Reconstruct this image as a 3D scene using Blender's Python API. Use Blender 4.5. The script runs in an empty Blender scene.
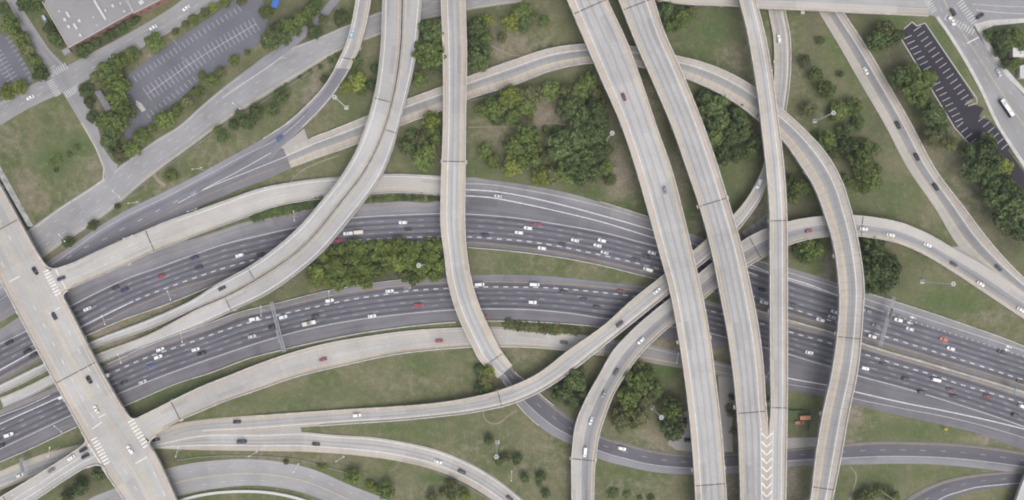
import bpy, bmesh, math, random
import numpy as np
from mathutils import Vector, Matrix

random.seed(7)
rng = np.random.default_rng(7)
SC = bpy.context.scene
COL = SC.collection
RAD = math.radians

# ------------------------------------------------------------------ camera, sky, sun, exposure
CAM_H = 500.0          # metres above the motorway
MPP = 0.61             # metres per photo pixel at motorway level
cam = bpy.data.cameras.new("camera")
cam_o = bpy.data.objects.new("camera", cam)
COL.objects.link(cam_o)
cam.sensor_width = 36.0
cam.lens = 36.0 * CAM_H / (1024 * MPP)
cam.clip_start = 1.0
cam.clip_end = 6000.0
cam_o.location = (0, 0, CAM_H)
cam_o.rotation_euler = (0, 0, 0)
SC.camera = cam_o

SUN_EL, SUN_AZ = 62.0, 150.0
world = bpy.data.worlds.new("World")
SC.world = world
world.use_nodes = True
wn = world.node_tree
wn.nodes.clear()
sky = wn.nodes.new("ShaderNodeTexSky")
sky.sky_type = 'NISHITA'
sky.sun_disc = False
sky.sun_elevation = RAD(SUN_EL)
sky.sun_rotation = RAD(SUN_AZ)
sky.dust_density = 4.0
hs = wn.nodes.new("ShaderNodeHueSaturation")
hs.inputs["Saturation"].default_value = 0.38      # cloud-filtered light: nearly neutral
bg = wn.nodes.new("ShaderNodeBackground")
bg.inputs["Strength"].default_value = 0.15
wo = wn.nodes.new("ShaderNodeOutputWorld")
wn.links.new(sky.outputs[0], hs.inputs["Color"])
wn.links.new(hs.outputs[0], bg.inputs["Color"])
wn.links.new(bg.outputs[0], wo.inputs["Surface"])

sun = bpy.data.lights.new("sun", 'SUN')
sun.energy = 0.8
sun.angle = RAD(45)
sun.color = (1.0, 0.975, 0.95)
sun_o = bpy.data.objects.new("sun", sun)
COL.objects.link(sun_o)
sun_o.rotation_euler = (RAD(90 - SUN_EL), 0, RAD(180 - SUN_AZ))
SC.view_settings.view_transform = 'Standard'
SC.view_settings.look = 'None'
SC.view_settings.gamma = 1.0
SC.view_settings.exposure = 0.48
SC.view_settings.use_curve_mapping = False
SC.cycles.filter_width = 2.0
SC.cycles.max_bounces = 5
SC.cycles.diffuse_bounces = 3
SC.cycles.glossy_bounces = 2
SC.cycles.transparent_max_bounces = 4

# ------------------------------------------------------------------ helpers
def P(px, py, z=0.0):
    k = MPP * (CAM_H - z) / CAM_H
    return ((px - 512) * k, (250 - py) * k, z)

def sstep(a, b, x):
    t = min(1.0, max(0.0, (x - a) / (b - a)))
    return t * t * (3 - 2 * t)

def link(o, parent=None):
    COL.objects.link(o)
    if parent is not None:
        o.parent = parent
    return o

def mesh_obj(name, verts, faces, mat, parent=None, uvs=None, midx=None, smooth=False):
    me = bpy.data.meshes.new(name)
    me.from_pydata([tuple(v) for v in verts], [], faces)
    mats = mat if isinstance(mat, (list, tuple)) else [mat]
    for m in mats:
        me.materials.append(m)
    if midx is not None:
        me.polygons.foreach_set("material_index", midx)
    if uvs is not None:
        uvl = me.uv_layers.new(name="UVMap")
        li = np.zeros(len(me.loops), dtype=np.int32)
        me.loops.foreach_get("vertex_index", li)
        uvl.data.foreach_set("uv", np.asarray(uvs, dtype=np.float32)[li].ravel())
    if smooth:
        me.polygons.foreach_set("use_smooth", [True] * len(me.polygons))
    me.update()
    return link(bpy.data.objects.new(name, me), parent)

def empty(name, loc=(0, 0, 0), rz=0.0):
    o = bpy.data.objects.new(name, None)
    o.empty_display_size = 1.0
    o.location = loc
    o.rotation_euler = (0, 0, rz)
    return link(o)

def tag(o, label=None, cat=None, group=None, kind=None):
    if label: o["label"] = label
    if cat: o["category"] = cat
    if group: o["group"] = group
    if kind: o["kind"] = kind
    return o

def copy_tree(o, parent=None):
    c = o.copy()
    COL.objects.link(c)
    c.parent = parent
    for ch in o.children:
        copy_tree(ch, c)
    return c

def smooth_poly(pts, step):
    """cubic through the points, chord-length parametrised, resampled every `step`"""
    p = np.array(pts, dtype=float)
    d = np.maximum(np.linalg.norm(np.diff(p[:, :2], axis=0), axis=1), 1e-6)
    t = np.concatenate([[0], np.cumsum(d)])
    n = len(p)
    m = np.zeros_like(p)
    sl = np.diff(p, axis=0) / d[:, None]
    if n == 2:
        m[:] = sl[0]
    else:
        m[0], m[-1] = sl[0], sl[-1]
        for i in range(1, n - 1):
            m[i] = (sl[i - 1] * d[i] + sl[i] * d[i - 1]) / (d[i] + d[i - 1])
    k = max(2, int(t[-1] / step) + 1)
    q = np.linspace(0, t[-1], k)
    idx = np.clip(np.searchsorted(t, q, side='right') - 1, 0, n - 2)
    h = d[idx]
    s = (q - t[idx]) / h
    h00 = 2 * s**3 - 3 * s**2 + 1; h10 = s**3 - 2 * s**2 + s
    h01 = -2 * s**3 + 3 * s**2; h11 = s**3 - s**2
    return (h00[:, None] * p[idx] + (h10 * h)[:, None] * m[idx] + h01[:, None] * p[idx + 1] + (h11 * h)[:, None] * m[idx + 1])

# ------------------------------------------------------------------ materials
MATS = {}
def new_mat(name):
    m = bpy.data.materials.new(name)
    m.use_nodes = True
    nt = m.node_tree
    b = nt.nodes["Principled BSDF"]
    b.inputs["Roughness"].default_value = 0.9
    b.inputs["Specular IOR Level"].default_value = 0.2
    return m, nt, b

def N(nt, t, **kw):
    n = nt.nodes.new(t)
    for k, v in kw.items():
        setattr(n, k, v)
    return n

def mixc(nt, a, b, fac, mode='MIX'):
    n = nt.nodes.new("ShaderNodeMix")
    n.data_type = 'RGBA'
    n.blend_type = mode
    for sock, val in (("A", a), ("B", b)):
        s = [i for i in n.inputs if i.name == sock and i.type == 'RGBA'][0]
        if isinstance(val, (tuple, list)):
            s.default_value = (*val[:3], 1)
        else:
            nt.links.new(val, s)
    f = [i for i in n.inputs if i.name == "Factor" and i.type == 'VALUE'][0]
    if isinstance(fac, (int, float)):
        f.default_value = fac
    else:
        nt.links.new(fac, f)
    return [o for o in n.outputs if o.type == 'RGBA'][0]

def mapr(nt, val, a, b, c, d):
    n = nt.nodes.new("ShaderNodeMapRange")
    nt.links.new(val, n.inputs[0])
    for i, v in zip((1, 2, 3, 4), (a, b, c, d)):
        n.inputs[i].default_value = v
    return n.outputs[0]

def noise(nt, vec, scale, detail=4.0, rough=0.55):
    n = nt.nodes.new("ShaderNodeTexNoise")
    n.inputs["Scale"].default_value = scale
    n.inputs["Detail"].default_value = detail
    n.inputs["Roughness"].default_value = rough
    if vec is not None:
        nt.links.new(vec, n.inputs["Vector"])
    return n.outputs["Fac"]

def plain(name, col, rough=0.8, var=0.18, scale=0.8, spec=0.2, metal=0.0):
    if name in MATS: return MATS[name]
    m, nt, b = new_mat(name)
    tc = N(nt, "ShaderNodeTexCoord")
    f = noise(nt, tc.outputs["Object"], scale, 5)
    g = mapr(nt, f, 0.3, 0.7, 1 - var, 1 + var)
    c = mixc(nt, col, g, 1.0, 'MULTIPLY')
    nt.links.new(c, b.inputs["Base Color"])
    b.inputs["Roughness"].default_value = rough
    b.inputs["Specular IOR Level"].default_value = spec
    b.inputs["Metallic"].default_value = metal
    MATS[name] = m
    return m

AGED = (1.24, 1.24, 1.32)
def road_mat(name, stops, streak=0.07, blotch=0.10, fine=0.07, joints=0.0, width=14.0):
    """stops: (u, colour) across the road. UV: u across 0..1, v metres along"""
    m, nt, b = new_mat(name)
    uv = N(nt, "ShaderNodeUVMap")
    sp = N(nt, "ShaderNodeSeparateXYZ")
    nt.links.new(uv.outputs[0], sp.inputs[0])
    # wobble the border of the bands a little so that they are not ruler-straight
    wv = N(nt, "ShaderNodeCombineXYZ")
    mv = N(nt, "ShaderNodeMath", operation='MULTIPLY'); mv.inputs[1].default_value = 0.05
    nt.links.new(sp.outputs[1], mv.inputs[0])
    mu = N(nt, "ShaderNodeMath", operation='MULTIPLY'); mu.inputs[1].default_value = width * 0.2
    nt.links.new(sp.outputs[0], mu.inputs[0])
    nt.links.new(mu.outputs[0], wv.inputs[0]); nt.links.new(mv.outputs[0], wv.inputs[1])
    wob = mapr(nt, noise(nt, wv.outputs[0], 1.5, 3), 0.3, 0.7, -0.012, 0.012)
    au = N(nt, "ShaderNodeMath", operation='ADD')
    nt.links.new(sp.outputs[0], au.inputs[0]); nt.links.new(wob, au.inputs[1])
    cr = N(nt, "ShaderNodeValToRGB")
    el = cr.color_ramp.elements
    while len(el) > 1: el.remove(el[-1])
    el[0].position = stops[0][0]; el[0].color = (*stops[0][1], 1)
    stops = [(u, tuple(a * k for a, k in zip(c, AGED)) if sum(c) < 0.6 else c) for u, c in stops]   # sun-bleached asphalt
    el[0].color = (*stops[0][1], 1)
    for u, c in stops[1:]:
        e = el.new(u); e.color = (*c, 1)
    nt.links.new(au.outputs[0], cr.inputs[0])
    # long streaks along the road
    sv = N(nt, "ShaderNodeCombineXYZ")
    su = N(nt, "ShaderNodeMath", operation='MULTIPLY'); su.inputs[1].default_value = width * 0.9
    s2 = N(nt, "ShaderNodeMath", operation='MULTIPLY'); s2.inputs[1].default_value = 0.018
    nt.links.new(sp.outputs[0], su.inputs[0]); nt.links.new(sp.outputs[1], s2.inputs[0])
    nt.links.new(su.outputs[0], sv.inputs[0]); nt.links.new(s2.outputs[0], sv.inputs[1])
    st = mapr(nt, noise(nt, sv.outputs[0], 1.0, 4, 0.6), 0.3, 0.7, 1 - streak, 1 + streak)
    ge = N(nt, "ShaderNodeNewGeometry")
    bl = mapr(nt, noise(nt, ge.outputs["Position"], 0.05, 5, 0.6), 0.3, 0.7, 1 - blotch, 1 + blotch)
    fi = mapr(nt, noise(nt, ge.outputs["Position"], 0.9, 3, 0.7), 0.25, 0.75, 1 - fine, 1 + fine)
    c = mixc(nt, cr.outputs[0], st, 1.0, 'MULTIPLY')
    c = mixc(nt, c, bl, 1.0, 'MULTIPLY')
    c = mixc(nt, c, fi, 1.0, 'MULTIPLY')
    # pours of different age and rectangular repairs
    def cells(nu, lv, seed):
        a = N(nt, "ShaderNodeMath", operation='MULTIPLY_ADD'); a.inputs[1].default_value = nu; a.inputs[2].default_value = seed
        d = N(nt, "ShaderNodeMath", operation='DIVIDE'); d.inputs[1].default_value = lv
        nt.links.new(sp.outputs[0], a.inputs[0]); nt.links.new(sp.outputs[1], d.inputs[0])
        fa = N(nt, "ShaderNodeMath", operation='FLOOR'); fb = N(nt, "ShaderNodeMath", operation='FLOOR')
        nt.links.new(a.outputs[0], fa.inputs[0]); nt.links.new(d.outputs[0], fb.inputs[0])
        cb = N(nt, "ShaderNodeCombineXYZ"); cb.inputs[2].default_value = seed
        nt.links.new(fa.outputs[0], cb.inputs[0]); nt.links.new(fb.outputs[0], cb.inputs[1])
        wn_ = N(nt, "ShaderNodeTexWhiteNoise"); nt.links.new(cb.outputs[0], wn_.inputs["Vector"])
        return wn_.outputs["Value"]
    c = mixc(nt, c, mapr(nt, cells(0.999, 23.0, 0.0), 0, 1, 0.95, 1.05), 1.0, 'MULTIPLY')
    c = mixc(nt, c, mapr(nt, cells(5.0, 17.0, 3.0), 0.93, 0.94, 1.0, 0.88), 1.0, 'MULTIPLY')
    c = mixc(nt, c, mapr(nt, cells(4.0, 31.0, 7.0), 0.95, 0.96, 1.0, 1.08), 1.0, 'MULTIPLY')
    stn = mapr(nt, noise(nt, ge.outputs["Position"], 0.35, 6, 0.7), 0.62, 0.74, 1.0, 0.84)
    c = mixc(nt, c, stn, 1.0, 'MULTIPLY')
    oi = N(nt, "ShaderNodeObjectInfo")
    ov = mapr(nt, oi.outputs["Random"], 0, 1, 0.93, 1.06)
    c = mixc(nt, c, ov, 1.0, 'MULTIPLY')
    if joints > 0:      # contraction joints sawn into the concrete every 5 m
        fr = N(nt, "ShaderNodeMath", operation='FRACT')
        dv = N(nt, "ShaderNodeMath", operation='DIVIDE'); dv.inputs[1].default_value = 5.0
        nt.links.new(sp.outputs[1], dv.inputs[0]); nt.links.new(dv.outputs[0], fr.inputs[0])
        lt = N(nt, "ShaderNodeMath", operation='LESS_THAN'); lt.inputs[1].default_value = 0.09
        nt.links.new(fr.outputs[0], lt.inputs[0])
        ml = N(nt, "ShaderNodeMath", operation='MULTIPLY'); ml.inputs[1].default_value = joints
        nt.links.new(lt.outputs[0], ml.inputs[0])
        c = mixc(nt, c, (0.12, 0.115, 0.11), ml.outputs[0])
    nt.links.new(c, b.inputs["Base Color"])
    return m

TAN = (0.400, 0.350, 0.300)
TAN2 = (0.385, 0.350, 0.312)
LANE = (0.355, 0.345, 0.336)
LANE2 = (0.275, 0.268, 0.264)
GREYC = (0.380, 0.358, 0.330)
DARKL = (0.235, 0.23, 0.232)
ASPH = (0.105, 0.102, 0.108)
ASPH_OLD = (0.165, 0.16, 0.165)
ASPH_DARK = (0.062, 0.060, 0.066)

M_SIDE = plain("concrete_side", (0.30, 0.28, 0.255), 0.9, 0.25, 0.25)
M_PARA = plain("parapet_concrete", (0.46, 0.44, 0.415), 0.9, 0.22, 0.35)
M_PARA_G = plain("parapet_grey", (0.33, 0.33, 0.335), 0.9, 0.2, 0.35)
M_PIER = plain("pier_concrete", (0.40, 0.385, 0.36), 0.9, 0.2, 0.2)
M_JOINT = plain("joint_rubber", (0.085, 0.07, 0.068), 0.8, 0.3, 0.5)
M_WHITE = plain("white_road_paint", (0.62, 0.62, 0.61), 0.7, 0.22, 0.5)
M_WHITE_F = plain("faded_white_paint", (0.46, 0.455, 0.45), 0.8, 0.18, 0.35)
M_WHITE_A = plain("faded_asphalt_paint", (0.30, 0.30, 0.30), 0.8, 0.3, 0.3)
M_WHITE_HOV = plain("hov_paint", (0.50, 0.50, 0.50), 0.8, 0.2, 0.5)
M_YEL = plain("yellow_road_paint", (0.34, 0.245, 0.12), 0.8, 0.25, 0.4)
M_WHITE_S = plain("worn_lane_paint", (0.40, 0.395, 0.39), 0.8, 0.18, 0.35)
M_YEL_F = plain("faded_yellow_paint", (0.50, 0.40, 0.22), 0.8, 0.2, 0.4)
M_STEEL = plain("galvanised_steel", (0.60, 0.61, 0.62), 0.5, 0.1, 0.6, 0.4, 0.1)
M_LAMP = plain("lamp_white", (0.7, 0.7, 0.7), 0.5, 0.05, 1)
M_RAIL = plain("rail_steel", (0.26, 0.26, 0.26), 0.5, 0.15, 0.4, 0.4, 0.2)
M_SLOPE = plain("slope_concrete", (0.52, 0.51, 0.49), 0.9, 0.4, 0.28)
M_BARRIER = plain("barrier_concrete", (0.46, 0.44, 0.41), 0.9, 0.25, 0.3)
M_MEDIAN = plain("median_concrete", (0.25, 0.225, 0.19), 0.95, 0.3, 0.15)
M_WALK = plain("sidewalk_concrete", (0.46, 0.44, 0.415), 0.9, 0.15, 0.3)

# ------------------------------------------------------------------ terrain
NE_EDGE = [(845, 15), (865, 45), (887, 82), (911, 124), (937, 172), (962, 205), (997, 249), (1060, 300)]
def ground_z(px, py):
    """the north-east corner stands on a bank, level with the bridge that crosses the ramps"""
    e = NE_EDGE
    ye = py
    if ye <= e[0][1]:
        xe = e[0][0] + (ye - e[0][1]) * 0.6
    else:
        xe = e[-1][0]
        for (x0, y0), (x1, y1) in zip(e[:-1], e[1:]):
            if y0 <= ye <= y1:
                xe = x0 + (x1 - x0) * (ye - y0) / (y1 - y0)
                break
    d = (px - xe) * 0.85
    return 6.5 * sstep(6, 34, d)

GZ = -0.25
BLOBS = [  # x, y, rx, ry, channel (0 bare soil, 1 lush, 2 leaf litter / scrub), amount
    (55, 158, 22, 16, 1, 1.0), (78, 147, 18, 12, 1, 1.0), (40, 60, 16, 30, 2, .4), (25, 190, 16, 26, 0, .5), (10, 140, 16, 16, 0, .35),
    (90, 165, 14, 9, 0, .5), (45, 205, 22, 10, 0, .35), (15, 215, 5, 30, 1, .6), (120, 90, 14, 40, 2, .8), (95, 100, 8, 25, 0, .3),
    (105, 42, 40, 8, 2, .7), (150, 55, 14, 6, 0, .7), (200, 100, 40, 16, 2, .55), (250, 70, 20, 12, 2, .55), (300, 22, 30, 22, 2, .8),
    (345, 30, 20, 20, 2, .4), (318, 95, 14, 18, 0, .85), (308, 102, 10, 10, 0, .7), (260, 118, 30, 14, 1, .3), (350, 95, 20, 30, 1, .45),
    (330, 12, 14, 18, 0, .3), (160, 192, 20, 9, 0, .35), (80, 240, 20, 12, 2, .4), (250, 160, 60, 14, 0, .25), (330, 160, 30, 10, 1, .35),
    (428, 50, 18, 30, 2, .9), (480, 45, 20, 30, 2, .8), (430, 92, 16, 10, 1, .5), (515, 45, 40, 14, 0, .55), (540, 40, 30, 14, 0, .4), (570, 22, 16, 20, 1, .45),
    (500, 55, 20, 8, 0, .6), (545, 115, 26, 26, 0, .75), (500, 130, 30, 16, 0, .45), (510, 100, 40, 14, 2, .8), (585, 140, 30, 45, 2, .9), (490, 85, 25, 8, 1, .5),
    (560, 78, 28, 7, 1, .55), (515, 160, 30, 16, 2, .5), (600, 110, 18, 18, 2, .7), (425, 145, 18, 18, 2, .75), (425, 170, 18, 6, 1, .8), (480, 172, 20, 8, 1, .8),
    (540, 182, 30, 8, 1, .6), (620, 175, 16, 24, 0, .9), (615, 150, 10, 12, 0, .4), (630, 206, 26, 9, 1, 1.0), (585, 193, 30, 7, 1, .9), (640, 60, 12, 20, 2, .6),
    (650, 100, 10, 26, 0, .5), (668, 130, 8, 26, 2, .7), (680, 170, 9, 22, 0, .6), (690, 215, 10, 16, 1, .8), (697, 225, 6, 12, 0, .7),
    (710, 30, 26, 18, 1, .9), (700, 52, 26, 12, 1, .4), (725, 55, 18, 14, 0, .3), (735, 60, 8, 14, 0, .6), (690, 95, 16, 10, 1, .7), (730, 120, 30, 20, 2, .9), (728, 180, 22, 20, 1, .6),
    (735, 195, 12, 14, 1, .6), (755, 215, 16, 12, 0, .6), (778, 30, 6, 40, 1, .5), (845, 50, 24, 60, 1, .45), (812, 30, 10, 40, 2, .4), (858, 60, 9, 30, 1, .5), (800, 70, 10, 40, 0, .25),
    (880, 110, 12, 40, 2, .55), (905, 60, 20, 30, 2, .8), (930, 110, 22, 30, 2, .85), (950, 150, 22, 24, 0, .45), (965, 195, 20, 30, 0, .4), (985, 180, 24, 30, 2, .9), (1010, 240, 20, 20, 2, .7),
    (975, 225, 14, 16, 0, .4), (890, 195, 30, 30, 1, .4), (905, 220, 18, 10, 0, .15), (860, 160, 22, 30, 2, .6), (845, 205, 12, 10, 1, .5), (800, 200, 14, 16, 2, .7), (940, 40, 12, 20, 1, .9), (960, 75, 8, 20, 1, .9),
    (900, 22, 20, 8, 1, .9), (1010, 40, 24, 30, 2, .9), (830, 265, 7, 16, 0, .9), (812, 256, 18, 16, 1, .7), (880, 270, 24, 22, 2, .9), (940, 300, 40, 16, 1, .7), (960, 305, 16, 8, 1, .8), (985, 320, 22, 8, 0, .35), (905, 260, 14, 14, 1, .3),
    (700, 350, 40, 9, 0, .9), (665, 345, 16, 6, 0, .9), (722, 430, 10, 60, 0, .7), (370, 270, 80, 18, 2, .95), (290, 290, 30, 10, 2, .35), (330, 300, 30, 6, 0, .2), (550, 265, 70, 9, 0, .1), (640, 277, 16, 6, 1, .4),
    (330, 395, 70, 14, 1, .35), (270, 402, 40, 8, 1, .5), (420, 365, 40, 12, 1, .3), (400, 380, 40, 10, 0, .25), (440, 430, 60, 14, 1, .35), (480, 450, 40, 20, 0, .2), (400, 428, 40, 6, 1, .7), (527, 356, 14, 4, 0, .6), (570, 390, 30, 18, 2, .9), (485, 380, 10, 14, 2, .6),
    (545, 455, 25, 25, 0, .3), (560, 475, 20, 14, 0, .25), (430, 480, 26, 8, 1, .6), (440, 492, 30, 8, 0, .4), (530, 440, 20, 12, 1, .2), (630, 400, 28, 24, 2, .8), (650, 435, 22, 9, 0, .6), (665, 445, 16, 8, 0, .8), (672, 418, 12, 20, 2, .9), (688, 430, 8, 30, 0, .9),
    (640, 470, 40, 7, 1, .8), (640, 485, 40, 12, 0, .25), (690, 490, 8, 10, 1, .6), (660, 372, 26, 8, 1, .9), (733, 480, 12, 16, 0, .8), (792, 485, 9, 22, 0, 1.0), (800, 455, 20, 8, 0, .9), (800, 412, 18, 16, 1, .8),
    (855, 415, 12, 16, 0, .85), (900, 430, 40, 12, 1, .7), (850, 442, 16, 5, 0, .6), (880, 478, 40, 12, 1, .6), (930, 475, 30, 8, 1, .4), (985, 438, 10, 6, 0, .9), (950, 430, 20, 6, 1, .6), (870, 495, 24, 6, 2, .5), (300, 460, 60, 7, 0, .3), (340, 470, 40, 8, 1, .3),
    (165, 395, 30, 12, 1, .7), (190, 378, 40, 5, 1, .7), (300, 352, 60, 4, 1, .5), (80, 480, 24, 16, 2, .7), (50, 445, 40, 8, 1, .6), (170, 458, 20, 6, 2, .5), (560, 495, 20, 8, 2, .3), (1010, 462, 14, 6, 0, .4), (195, 270, 60, 6, 1, .3), (100, 325, 30, 8, 0, .6), (160, 312, 60, 12, 0, .5), (140, 345, 60, 8, 0, .6),
    (110, 333, 34, 8, 0, 1.0), (170, 309, 36, 7, 0, .8), (215, 290, 26, 6, 0, .5), (130, 342, 40, 6, 0, 1.0), (80, 352, 30, 6, 0, 1.0), (120, 358, 40, 5, 0, 1.0), (190, 332, 40, 5, 0, .8), (250, 218, 30, 4, 1, .5), (80, 190, 20, 14, 0, .2),
]
def ground_material():
    m, nt, b = new_mat("grassland")
    at = N(nt, "ShaderNodeAttribute", attribute_name="cover")
    sp = N(nt, "ShaderNodeSeparateColor")
    nt.links.new(at.outputs["Color"], sp.inputs[0])
    ge = N(nt, "ShaderNodeNewGeometry")
    pos = ge.outputs["Position"]
    n1 = noise(nt, pos, 0.045, 6, 0.62)
    n2 = noise(nt, pos, 0.22, 6, 0.65)
    n3 = noise(nt, pos, 1.1, 4, 0.7)
    base = mixc(nt, (0.172, 0.162, 0.094), (0.110, 0.130, 0.056), mapr(nt, n1, 0.38, 0.62, 0, 1))
    base = mixc(nt, base, (0.215, 0.186, 0.130), mapr(nt, n2, 0.53, 0.72, 0, 0.75))
    def masked(ch, gain):
        # the patch edge is broken up by noise
        a = N(nt, "ShaderNodeMath", operation='ADD')
        nt.links.new(sp.outputs[ch], a.inputs[0])
        nt.links.new(mapr(nt, n2, 0.3, 0.7, -0.33, 0.33), a.inputs[1])
        return mapr(nt, a.outputs[0], 0.12, 0.85, 0, gain)
    c = mixc(nt, base, mixc(nt, (0.070, 0.112, 0.037), (0.100, 0.132, 0.050), n3), masked(1, 0.9))
    c = mixc(nt, c, mixc(nt, (0.055, 0.062, 0.035), (0.105, 0.090, 0.062), mapr(nt, n2, 0.35, 0.65, 0, 1)), masked(2, 0.9))
    c = mixc(nt, c, mixc(nt, (0.20, 0.165, 0.125), (0.29, 0.245, 0.195), n3), masked(0, 0.85))
    c = mixc(nt, c, mapr(nt, n3, 0.28, 0.72, 0.68, 1.18), 1.0, 'MULTIPLY')
    c = mixc(nt, c, mapr(nt, n2, 0.28, 0.72, 0.80, 1.12), 1.0, 'MULTIPLY')
    nt.links.new(c, b.inputs["Base Color"])
    bp = N(nt, "ShaderNodeBump"); bp.inputs["Strength"].default_value = 0.35; bp.inputs["Distance"].default_value = 0.5
    nt.links.new(n3, bp.inputs["Height"]); nt.links.new(bp.outputs[0], b.inputs["Normal"])
    return m

def build_ground():
    xs = np.concatenate([[-4200, -1800, -900, -480, -220, -90], np.arange(-40, 1065, 4), [1115, 1250, 1500, 1920, 2800, 5200]])
    ys = np.concatenate([[-4200, -1800, -900, -480, -220, -90], np.arange(-40, 541, 4), [590, 720, 980, 1500, 2400, 4700]])
    nx, ny = len(xs), len(ys)
    X, Y = np.meshgrid(xs, ys)
    cov = np.zeros((ny, nx, 4)); cov[..., 3] = 1
    for (bx, by, rx, ry, ch, am) in BLOBS:
        g = am * np.exp(-(((X - bx) / rx) ** 2 + ((Y - by) / ry) ** 2) * 0.9)
        cov[..., ch] = np.maximum(cov[..., ch], g)
    verts = []
    for j in range(ny):
        for i in range(nx):
            x, y = xs[i], ys[j]
            gz = ground_z(min(x, 1100), min(max(y, -80), 560)) + GZ
            verts.append(P(x, y, gz))
    faces = [(j * nx + i, (j + 1) * nx + i, (j + 1) * nx + i + 1, j * nx + i + 1) for j in range(ny - 1) for i in range(nx - 1)]
    o = mesh_obj("ground", verts, faces, ground_material(), smooth=True)
    ca = o.data.color_attributes.new("cover", 'FLOAT_COLOR', 'POINT')
    ca.data.foreach_set("color", cov.reshape(-1).astype(np.float32))
    tag(o, "patchy dry grass and bare soil between the roads", kind="structure")
build_ground()

# ------------------------------------------------------------------ roads
ROADS = {}
class Road: pass

def pair_up(L, R, z, step=3.0):
    Lp = [(p[0], p[1], p[2] if len(p) > 2 else (z if z is not None else 0.0)) for p in L]
    Ls = smooth_poly(Lp, step)
    Rs = smooth_poly([(p[0], p[1]) for p in R], 0.5)
    js = []
    j0 = 0
    win = 160
    for p in Ls:
        if j0 == 0 and not js:
            d = np.hypot(Rs[:, 0] - p[0], Rs[:, 1] - p[1]); j = int(np.argmin(d))
        else:
            seg = Rs[j0:j0 + win]
            d = np.hypot(seg[:, 0] - p[0], seg[:, 1] - p[1]); j = j0 + int(np.argmin(d))
        js.append(j); j0 = j
    js = np.array(js, float)
    js[-1] = max(js[-1], 0)
    k = 9
    pad = np.concatenate([np.full(k, 2 * js[0]) - js[k:0:-1] if len(js) > k else np.full(k, js[0]), js,
                          np.full(k, 2 * js[-1]) - js[-2:-k - 2:-1] if len(js) > k + 1 else np.full(k, js[-1])])
    sm = np.convolve(pad, np.ones(2 * k + 1) / (2 * k + 1), mode='valid')
    jj = np.clip(np.round(sm).astype(int), 0, len(Rs) - 1)
    return Ls[:, :2], Rs[jj], Ls[:, 2]

def make_road(key, L, R, z=0.0, step=3.0):
    r = Road()
    r.L, r.R, r.z = pair_up(L, R, z, step)
    r.n = len(r.z)
    r.C = (r.L + r.R) / 2
    r.PL = np.array([P(a[0], a[1], h) for a, h in zip(r.L, r.z)])
    r.PR = np.array([P(a[0], a[1], h) for a, h in zip(r.R, r.z)])
    c = (r.PL + r.PR) / 2
    r.PC = c
    r.v = np.concatenate([[0], np.cumsum(np.linalg.norm(np.diff(c, axis=0), axis=1))])
    r.width = float(np.median(np.linalg.norm(r.PL - r.PR, axis=1)))
    r.key = key
    ROADS[key] = r
    return r

def road_near(r, px, py):
    d = np.hypot(r.C[:, 0] - px, r.C[:, 1] - py)
    i = int(np.argmin(d))
    return i

def road_pose(r, px, py):
    """height and heading (radians in world) of the road at a photo point"""
    i = road_near(r, px, py)
    a, b = max(0, i - 2), min(r.n - 1, i + 2)
    t = r.PC[b] - r.PC[a]
    return r.z[i], math.atan2(t[1], t[0])

def rect_strip(pa, pb, lo, hi):
    """closed box strip between world polylines pa, pb (n,3); lo/hi offsets in z"""
    n = len(pa)
    verts = []
    for a, b in zip(pa, pb):
        verts += [(a[0], a[1], a[2] + hi), (b[0], b[1], b[2] + hi), (b[0], b[1], b[2] + lo), (a[0], a[1], a[2] + lo)]
    faces, mi = [], []
    for i in range(n - 1):
        o, p = 4 * i, 4 * (i + 1)
        for k in range(4):
            k2 = (k + 1) % 4
            faces.append((o + k, o + k2, p + k2, p + k)); mi.append(0 if k == 0 else 1)
    faces.append((3, 2, 1, 0)); mi.append(1)
    e = 4 * (n - 1)
    faces.append((e, e + 1, e + 2, e + 3)); mi.append(1)
    return verts, faces, mi

def fix_normals(o):
    bm = bmesh.new(); bm.from_mesh(o.data)
    bmesh.ops.recalc_face_normals(bm, faces=bm.faces)
    bm.to_mesh(o.data); bm.free()

def slab(name, r, i0, i1, thick, mats, parent):
    pa, pb = r.PL[i0:i1 + 1], r.PR[i0:i1 + 1]
    v, f, mi = rect_strip(pa, pb, 0, 0)
    uv = []
    for k in range(i0, i1 + 1):
        lo = -thick if r.z[k] - thick > 1.2 else -(r.z[k] + 0.6)
        if thick < 0.6: lo = -thick
        q = 4 * (k - i0)
        for w in (2, 3):
            v[q + w] = (v[q + w][0], v[q + w][1], r.z[k] + lo)
        uv += [(0, r.v[k]), (1, r.v[k]), (1, r.v[k]), (0, r.v[k])]
    o = mesh_obj(name, v, f, mats, parent, uv, mi)
    fix_normals(o)
    return o

def lerp_line(r, u, i0, i1, off_m=0.0):
    a, b = r.PL[i0:i1 + 1], r.PR[i0:i1 + 1]
    d = b - a
    w = np.linalg.norm(d, axis=1)[:, None]
    return a + d * u + d / np.maximum(w, 1e-6) * off_m

def dash_pieces(pts, vv, period, length, phase=0.0):
    out = []
    s = vv[0] + phase
    while s + length < vv[-1]:
        seg_v = [s] + [x for x in vv if s < x < s + length] + [s + length]
        seg = np.stack([np.interp(seg_v, vv, pts[:, k]) for k in range(3)], axis=1)
        out.append(seg)
        s += period
    return out

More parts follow.
